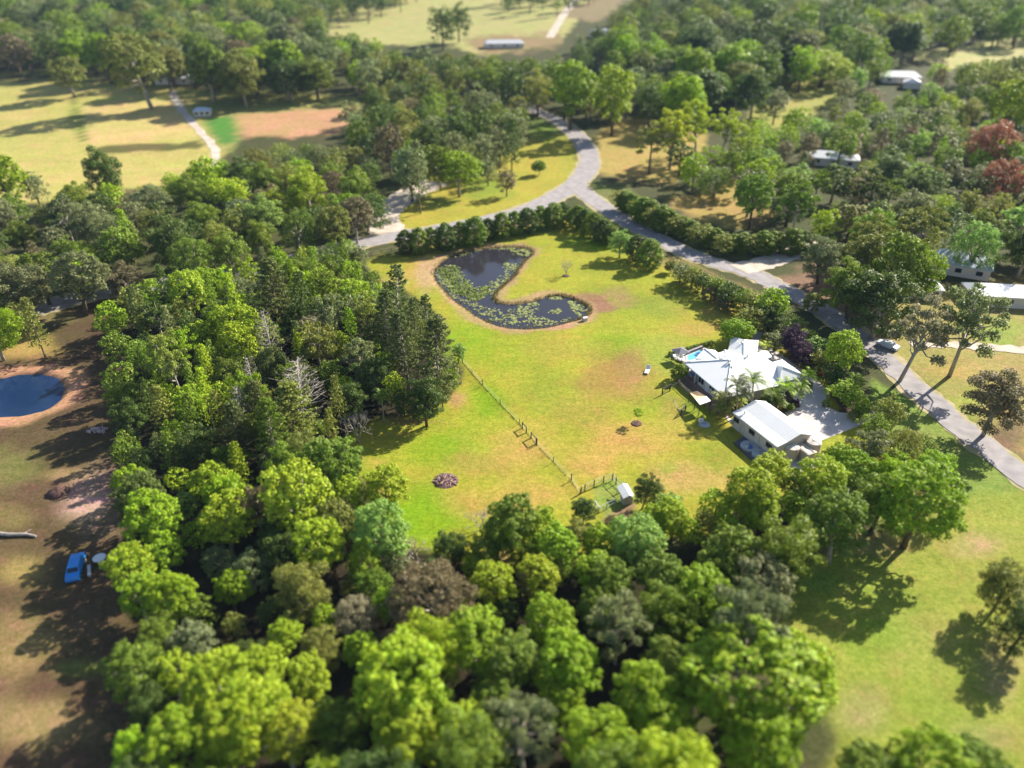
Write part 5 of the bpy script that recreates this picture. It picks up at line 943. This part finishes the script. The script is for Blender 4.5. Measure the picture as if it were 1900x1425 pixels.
# outside, near the camera
GN = "trees in front of the property"
TT([(1397, 1262, 250, 'puffy', BRI, D(label="huge bright green tree standing alone over the lower right field", ratio=.95)), (1500, 1240, 130, 'puffy', LIME), (1437, 1365, 150, 'puffy', BRI), (1375, 1035, 110, 'puffy', MID), (1420, 1085, 110, 'puffy', GRY), (1463, 1012, 130, 'broad', MID), (1560, 968, 120, 'puffy', MID), (1709, 925, 140, 'puffy', BRI), (1640, 915, 100, 'broad', MID), (1331, 1050, 90, 'puffy', MID), (1300, 1090, 110, 'puffy', BRI), (1353, 1130, 90, 'puffy', BRI), (1871, 1075, 90, 'broad', OLI), (1235, 1350, 120, 'puffy', BRI), (1726, 1420, 140, 'puffy', BRI), (1600, 1425, 110, 'puffy', MID), (1850, 1440, 120, 'puffy', MID), (1905, 1150, 90, 'broad', DRK),
    (713, 1270, 170, 'puffy', LIME), (879, 1180, 124, 'puffy', BRI), (954, 1228, 120, 'puffy', MID), (1016, 1142, 90, 'puffy', BRI), (1063, 1242, 124, 'puffy', BRI), (1149, 1155, 110, 'gum', GRY), (1196, 1290, 130, 'puffy', BRI), (750, 1370, 130, 'puffy', LIME), (865, 1360, 110, 'puffy', LIME), (973, 1370, 130, 'gum', GRY), (1097, 1365, 130, 'puffy', BRI), (917, 1296, 100, 'puffy', MID), (471, 1318, 140, 'puffy', LIME), (530, 1370, 110, 'puffy', YEL), (640, 1340, 100, 'broad', MID), (1040, 1305, 90, 'puffy', BRI), (790, 1300, 100, 'puffy', BRI), (1130, 1075, 90, 'puffy', MID), (1230, 1130, 110, 'broad', MID), (1220, 1060, 90, 'puffy', MID), (1110, 1130, 80, 'puffy', MID)], GN)
GL = "trees in the strip left of the wood"
TT([(273, 965, 104, 'puffy', BRI), (262, 1035, 90, 'puffy', LIME), (309, 1100, 90, 'puffy', BRI), (343, 1196, 84, 'puffy', GRY), (265, 1240, 104, 'puffy', MID), (315, 1245, 84, 'puffy', LIME), (398, 1275, 130, 'puffy', LIME), (416, 1340, 130, 'puffy', YEL), (340, 1370, 130, 'puffy', BRI), (276, 1300, 84, 'broad', DRK), (245, 900, 70, 'puffy', BRI), (230, 830, 60, 'broad', MID), (232, 770, 64, 'broad', DRK), (222, 700, 60, 'puffy', MID), (215, 640, 60, 'broad', MID), (205, 590, 60, 'puffy', BRI), (255, 1110, 80, 'puffy', BRI), (300, 1030, 70, 'puffy', BRI), (365, 1130, 60, 'broad', MID), (290, 1170, 80, 'broad', MID), (260, 850, 50, 'broad', DRK)], GL)
# explicit distant trees
GR, GM = "trees beyond the lane on the right", "trees beyond the road"
TT([(1640, 545, 130, 'broad', DRK, D(label="massive dark tree right of the lane bend", ratio=1.1)), (1590, 520, 90, 'broad', MID), (1700, 610, 110, 'gum', TAN, D(label="pale grey thin crowned tree beside the lane")), (1800, 590, 120, 'gum', GRY), (1568, 648, 70, 'puffy', LIME, D(label="bright lime tree just outside the bent right boundary", ratio=1.5)), (1855, 730, 110, 'broad', BRN, D(label="large dark brown tree at the right picture edge")), (1435, 560, 60, 'puffy', BRI), (1530, 470, 70, 'broad', GRY), (1620, 440, 80, 'broad', OLI), (1840, 260, 96, 'fine', RUS, D(label="rust topped domed tree among the trees at far right", ratio=1.0)), (1875, 330, 90, 'fine', RUS, D(label="second rust tinged tree lower at the right edge", ratio=1.0)), (1870, 192, 90, 'puffy', LIME), (1530, 120, 94, 'fine', LIME, D(label="flat lime dome tree standing on the pale hillside", ratio=.7)), (1402, 160, 66, 'broad', DRK), (1140, 168, 84, 'puffy', LIME, D(label="tall yellow-green tree above the road's far curve", ratio=1.5)), (1060, 160, 90, 'puffy', BRI), (850, 312, 76, 'puffy', BRI, D(label="round bright green tree standing on the verge inside the road bend", ratio=1.1)), (125, 132, 70, 'puffy', OLI, D(label="round olive tree alone at the top of the straw paddock", ratio=1.0)), (190, 312, 66, 'broad', DRK, D(label="tall dark tree at the lower edge of the straw paddock", ratio=1.7)), (15, 320, 90, 'puffy', BRI), (60, 340, 50, 'broad', GRY), (820, 40, 56, 'broad', DRK), (850, 30, 50, 'broad', DRK), (260, 110, 100, 'puffy', OLI), (1650, 760, 60, 'broad', OLI), (1625, 790, 60, 'broad', MID), (1510, 560, 40, 'shrub', OLI), (940, 330, 40, 'broad', BRN), (905, 310, 40, 'broad', GRY), (1250, 240, 70, 'gum', YEL), (1300, 225, 70, 'gum', YEL), (1345, 235, 64, 'gum', YEL), (1210, 260, 60, 'gum', OLI), (1000, 310, 30, 'shrub', MID)], GM)
for i in range(24):
    s = i / 23; T_(1150 + 340 * s - 30 * math.sin(s * 3.1), 365 + 85 * min(1, s * 1.45) - 15 * max(0, s - .69), random.uniform(36, 52), 'column' if i % 3 else 'broad', MID if i % 3 else OLI, ratio=1.0, group="hedge around the garden beyond the lane")
MIXC = [(DRK, 2), (MID, 4), (OLI, 3), (GRY, 3), (BRI, 2), (BRN, 1), (LIME, .8), (PAL, .8)]; MIXK = [('broad', 5), ('puffy', 3), ('gum', 1.2), ('fine', 2), ('pine', .6)]
FARK = [('puffy', 4), ('fine', 4), ('broad', 2)]
WOODP = [(235, 540), (420, 500), (660, 455), (665, 500), (740, 560), (800, 620), (835, 700), (790, 740), (690, 740), (640, 770), (600, 860), (310, 870), (255, 690)]
scatter(WOODP, 3.8, 5.2, [(DRK, 1), (MID, 4), (PIN, 2), (OLI, 2.5), (GRY, 2), (BRI, 3), (LIME, 2)], [('broad', 4), ('pine', 3), ('gum', 1.5), ('fine', 1)], GW, 1500, 1, .62, 1.2)
scatter([(310, 860), (620, 870), (690, 960), (760, 1040), (900, 1090), (740, 1190), (485, 1280), (380, 1050)], 4.0, 5.0, [(DRK, 3), (MID, 4), (OLI, 2), (GRY, 2), (BRI, 2), (LIME, 1.5)], [('broad', 4), ('puffy', 2.5), ('gum', 1)], GF, 1200, 2, .62, 1.0, [[(455, 1150), (540, 1150), (540, 1190), (470, 1200)], [(640, 960), (665, 960), (665, 1030), (640, 1030)]])
scatter([(760, 1060), (1050, 1020), (1300, 960), (1500, 880), (1690, 865), (1560, 930), (1300, 1010), (960, 1120), (770, 1190)], 4.0, 4.6, [(DRK, 2), (MID, 4), (OLI, 2), (BRI, 3), (LIME, 2)], [('broad', 3), ('puffy', 4)], GF, 900, 3, .62)
scatter([(480, 1300), (960, 1130), (1290, 1020), (1480, 1000), (1420, 1180), (1290, 1300), (1300, 1480), (330, 1480)], 5.0, 6.5, [(DRK, 2), (MID, 4), (OLI, 1), (BRI, 4), (LIME, 2), (GRY, 1)], [('broad', 3), ('puffy', 5), ('gum', 1)], GN, 1500, 4, .6)
scatter([(215, 560), (235, 640), (280, 860), (330, 1000), (480, 1320), (480, 1480), (260, 1480), (240, 1200), (225, 900), (205, 700)], 4.5, 5.5, [(MID, 4), (BRI, 4), (LIME, 2), (DRK, 2)], [('broad', 3), ('puffy', 4)], GL, 900, 5, .6)
ROADFREE = [[(60, 545), (240, 520), (240, 560), (60, 600)], [(660, 420), (1100, 330), (1100, 420), (700, 470)], [(1500, 270), (1600, 270), (1600, 330), (1500, 330)], [(1630, 125), (1720, 125), (1720, 185), (1630, 185)], [(1730, 460), (1900, 460), (1900, 590), (1730, 590)]]
scatter([(-60, 385), (70, 375), (230, 360), (300, 335), (440, 305), (520, 285), (640, 280), (690, 305), (720, 345), (690, 400), (640, 432), (430, 478), (240, 520), (60, 530), (-60, 540)], 8.5, 9.0, MIXC, MIXK, "trees between the wood and the straw paddocks", 2600, 6, .5, .9, ROADFREE)
scatter([(640, 230), (690, 165), (800, 160), (960, 195), (965, 255), (900, 290), (820, 300), (760, 330), (715, 320)], 9.0, 9.5, [(GRY, 4), (OLI, 4), (MID, 3), (DRK, 2), (BRN, 1)], MIXK, GM, 1500, 7, .5, 1.05, ROADFREE)
scatter([(1240, 260), (1300, 290), (1370, 250), (1440, 230), (1560, 190), (1700, 170), (1950, 170), (1950, 460), (1700, 440), (1600, 420), (1500, 430), (1420, 400), (1380, 330), (1260, 330)], 9.0, 9.0, MIXC, MIXK, GR, 2600, 8, .52, .92, ROADFREE)
scatter([(1560, 440), (1750, 430), (1730, 520), (1560, 520)], 9, 9, MIXC, MIXK, GR, 300, 9, .62, 1.05, ROADFREE)
scatter([(560, 85), (640, 70), (760, 110), (900, 118), (1010, 130), (1240, 150), (1240, 190), (1000, 170), (800, 150), (660, 140), (600, 120)], 9.5, 11.5, [(DRK, 4), (MID, 4), (OLI, 2), (GRY, 2), (BRI, 1)], MIXK, GM, 1500, 10, .5, .9, [[(880, 60), (1080, 60), (1060, 110), (900, 115)]])
scatter([(1605, 720), (1660, 745), (1740, 830), (1770, 900), (1690, 960), (1640, 900)], 5, 6, [(MID, 3), (BRI, 3), (OLI, 2)], MIXK, GR, 400, 14, .6)
scatter([(-60, 540), (60, 540), (60, 600), (-60, 620)], 7, 7, MIXC, MIXK, GL, 200, 15, .6)
scatter([(-200, -60), (560, -60), (600, 40), (565, 95), (640, 135), (460, 140), (300, 118), (120, 90), (-200, 108)], 11.5, 15, [(DRK, 4), (MID, 4), (OLI, 3), (GRY, 3), (BRN, 1), (BRI, 1)], FARK, "far", 3500, 11, .5, .85)
scatter([(1120, 60), (1260, -60), (2000, -60), (2000, 40), (1900, 40), (1700, 80), (1560, 110), (1420, 130), (1370, 170), (1240, 180), (1200, 130)], 11.5, 15, [(DRK, 5), (MID, 5), (GRY, 3), (OLI, 2), (BRI, 1.5)], FARK, "far", 3500, 12, .5, .85, [[(1440, 140), (1580, 130), (1570, 190), (1450, 230)]])
scatter([(1420, 128), (1560, 112), (1690, 108), (1640, 128), (1580, 150), (1560, 185), (1480, 215), (1440, 215)], 10, 9, MIXC, MIXK, GR, 400, 17, .55, .9, [[(1450, 140), (1570, 130), (1560, 190), (1450, 225)]])
scatter([(1715, 140), (1760, 128), (1950, 100), (1950, 175), (1720, 190)], 10, 10, MIXC, MIXK, GR, 500, 18, .55, .95)
scatter([(1060, 85), (1130, 45), (1230, 40), (1240, 130), (1080, 120)], 10, 10, [(DRK, 4), (MID, 3), (GRY, 1)], MIXK, GM, 300, 19, .55, .9)
scatter([(540, -60), (800, -60), (760, -10), (600, 20)], 13, 12, [(DRK, 4), (MID, 2)], MIXK, "far", 600, 13, .55)
scatter([(900, -60), (1180, -60), (1120, -20), (1060, -10), (940, 0)], 14, 12, [(DRK, 4), (MID, 2)], MIXK, "far", 300, 16, .55)

# ------------------------------------------------------------------ plant everything: the largest as things, the far rest as woods
LM = [("the lily pond", 900, 530), ("the white roofed house", 1380, 680), ("the long white shed", 1430, 790), ("the heap of branches", 828, 890), ("the chicken pen", 1130, 920), ("the blue car", 145, 1055), ("the blue dam", 60, 730), ("the road bend", 1090, 290), ("the lane junction", 1075, 350), ("the straw paddocks", 250, 230), ("the orange soil plot", 550, 230), ("the open lower right field", 1680, 1200), ("the leafless grey tree", 662, 779), ("the tall hoop pine", 736, 560), ("the tall dead pine", 501, 640), ("the half dead pine", 546, 745), ("the brown domed tree", 810, 1092), ("the double paddock gates", 980, 800), ("the blue-grey roofed house", 1778, 500), ("the far white farmhouse", 1670, 145), ("the garden hedge", 1330, 410), ("the white cottage", 1545, 295), ("the gravel lay-by", 755, 375), ("the concrete driveway", 1530, 780), ("the pinkish bare patch", 165, 925), ("the huge field tree", 1397, 1262), ("the drooping conifer", 508, 540), ("the biggest lime crown", 560, 912), ("the tall leaning tree", 950, 962), ("the broad dark pine", 806, 655), ("the pale tan dome", 659, 1133), ("the yellow-green far tree", 1140, 168), ("the far pale field", 800, 40), ("the round verge tree", 850, 312), ("the massive dark tree", 1640, 545), ("the rust topped tree", 1840, 260), ("the slim palm", 707, 735)]
USED = {}
def words(n): return len(n.split())
def autolabel(r):
    base = f"{CN.get(r['col'], 'green')} {KP[r['kind']]}"
    cands = []
    for nm, u, v in LM:
        du, dv = r['u'] - u, r['v'] - v; d = math.hypot(du, dv * 1.3)
        if d < 12: continue
        rel = ("left of" if du < 0 else "right of") if abs(du) > abs(dv) * 1.2 else ("behind" if dv < 0 else "in front of")
        pre = "just " if d < 75 else "" if d < 190 else "well "
        cands.append((d, f"{base} {pre}{rel} {nm}"))
    cands.sort(); sz = sorted(["small ", "tall ", "broad "], key=lambda s: {"small ": r['W'] - 5.5, "tall ": 15 - r['h'], "broad ": 9 - r['W']}[s])[0]
    for d, l in cands[:5]:
        if words(l) <= 16 and l not in USED: return l
    for d, l in cands[:6]:
        l = sz + l
        if words(l) <= 16 and l not in USED: return l
    for i in range(4):
        for k in range(i + 1, 6):
            l = cands[i][1] + ", " + cands[k][1][len(base) + 1:]
            if words(l) <= 16 and l not in USED: return l
    return cands[0][1]
def front(r): return (0 if r['label'] or r['kind'] not in ('puffy', 'broad', 'gum', 'fine', 'pine') else 1, -r['px'])
scatter([(1960, 60), (2500, 40), (2600, 520), (1960, 430)], 12, 9, MIXC, MIXK, GR, 900, 30, .6, .95)
scatter([(2050, 600), (2600, 560), (2700, 1050), (2300, 900)], 17, 8, MIXC, MIXK, GR, 300, 31, .7, .95)
scatter([(-60, 390), (-60, 560), (-500, 620), (-500, 400)], 11, 9, MIXC, MIXK, "trees between the wood and the straw paddocks", 600, 32, .6, .95)
inview = [r for r in REQ if -90 < r['u'] < 1990 and -90 < r['v'] < 1520]; outer = [r for r in REQ if r not in inview]
inview.sort(key=front)
NBIG = sum(1 for r in inview if r['kind'] not in ('puffy', 'broad', 'gum', 'fine', 'pine') or r['label']) + 285
things, rest = inview[:NBIG], [r for r in inview[NBIG:]] + outer
things = [r for r in things if r['group'] != "far" or not rest.append(r)]
for i, r in enumerate(sorted(things, key=lambda r: (r['v'], r['u']))):
    kd = r['kind']; bark = DEADWOOD if kd == 'dead' else PALEBARK if kd in ('gum', 'palm', 'bare') or i % 2 else BARK
    nv = {'puffy': 4, 'broad': 4, 'gum': 3, 'fine': 3, 'pine': 3, 'dead': 3, 'column': 3}.get(kd, 2)
    cm, tm, W0, H0, cz, _ = proto(kd, (i * 7 + int(r['u'])) % nv, bark)
    o = bpy.data.objects.new(NM[kd], None); COL.objects.link(o); o.empty_display_size = .3; o.location = (r['x'], r['y'], r['z'] - .05); lean = rad(5) if kd in ('puffy', 'broad', 'gum', 'fine', 'dead', 'palm') else rad(1.5); o.rotation_euler = (random.gauss(0, lean), random.gauss(0, lean), random.uniform(0, 6.28)); s = r['W'] / W0; q1 = random.uniform(.88, 1.14); o.scale = (s * q1, s / q1, r['h'] / H0)
    l = r['label'] or autolabel(r); USED[l] = 1; tag(o, l, CAT.get(kd, "tree"), r['group'])
    t_ = bpy.data.objects.new("trunk", tm); COL.objects.link(t_); t_.parent = o
    if cm:
        c_ = bpy.data.objects.new("crown", cm); COL.objects.link(c_); c_.parent = o
        j = r.get('jit', None); j = np.array([random.uniform(.95, 1.05) for _ in range(3)]) if j is None else j
        c_.color = (*[float(a * b) for a, b in zip(r['col'], j)], 1)
WOODN = {"far": ["dense hazy forest covering the far slopes along the top of the picture"]}
by = {}
for r in rest: by.setdefault(("far_l" if r['u'] < 760 else "far_r") if r['group'] == "far" else r['group'], []).append(r)
FLAB = {"far_l": "hazy far forest spread along the top left beyond the paddocks", "far_r": "hazy far forest covering the slope along the top right"}
for gname, rs in by.items():
    Qs, Ts, trunkmb = [], [], MB()
    for i, r in enumerate(rs):
        cm, tm, W0, H0, cz, Q = proto(r['kind'], i % 3, BARK)
        if Q is None: continue
        n = int(np.clip(r['px'] * 34, 600, 1900)); n = min(n, len(Q)); k = rng.choice(len(Q), n, replace=False); q_ = Q[k]; c = q_.mean(1, keepdims=True); q_ = c + (q_ - c) * min(2.6, math.sqrt(len(Q) / n) * .72)
        a = rng.uniform(0, 6.28); ca_, sa_ = math.cos(a), math.sin(a); x = q_[..., 0] * ca_ - q_[..., 1] * sa_; y = q_[..., 0] * sa_ + q_[..., 1] * ca_; s = r['W'] / W0
        Qs.append(np.stack([x * s + r['x'], y * s + r['y'], q_[..., 2] * r['h'] / H0 + r['z']], -1)); j = r.get('jit', None); j = np.ones(3) if j is None else j
        Ts.append(np.repeat((np.array(r['col']) * j)[None], n, 0)); trunkmb.tube([(r['x'], r['y'], r['z'] - .2), (r['x'], r['y'], r['z'] + r['h'] * .6)], [r['W'] * .04, r['W'] * .02], 5)
    if not Qs: continue
    fo = link("forest", qmesh("forest", np.concatenate(Qs), [LEAFT], tint=np.concatenate(Ts)))
    tag(fo, FLAB.get(gname, "smaller crowns filling in the " + gname), "forest", None, "stuff"); trunkmb.build("trunks", BARK, fo)["kind"] = "stuff"
# ------------------------------------------------------------------ air
mb = MB(); mb.box((0, 1250, 38.5), (6400, 5200, 83)); hz = mb.build("haze", bpy.data.materials.new("haze")); hz["kind"] = "stuff"; hz["label"] = "thin bluish haze over the valley"
hm = hz.data.materials[0]; hm.use_nodes = True; hm.node_tree.nodes.clear(); ho = hm.node_tree.nodes.new("ShaderNodeOutputMaterial"); pv = hm.node_tree.nodes.new("ShaderNodeVolumePrincipled")
pv.inputs["Color"].default_value = (0.50, 0.70, 1.0, 1); pv.inputs["Density"].default_value = 0.00006; pv.inputs["Anisotropy"].default_value = -0.1
hm.node_tree.links.new(pv.outputs[0], ho.inputs["Volume"])
print("TREES", len(things), "rest", len(rest), {k: len(v) for k, v in by.items()})
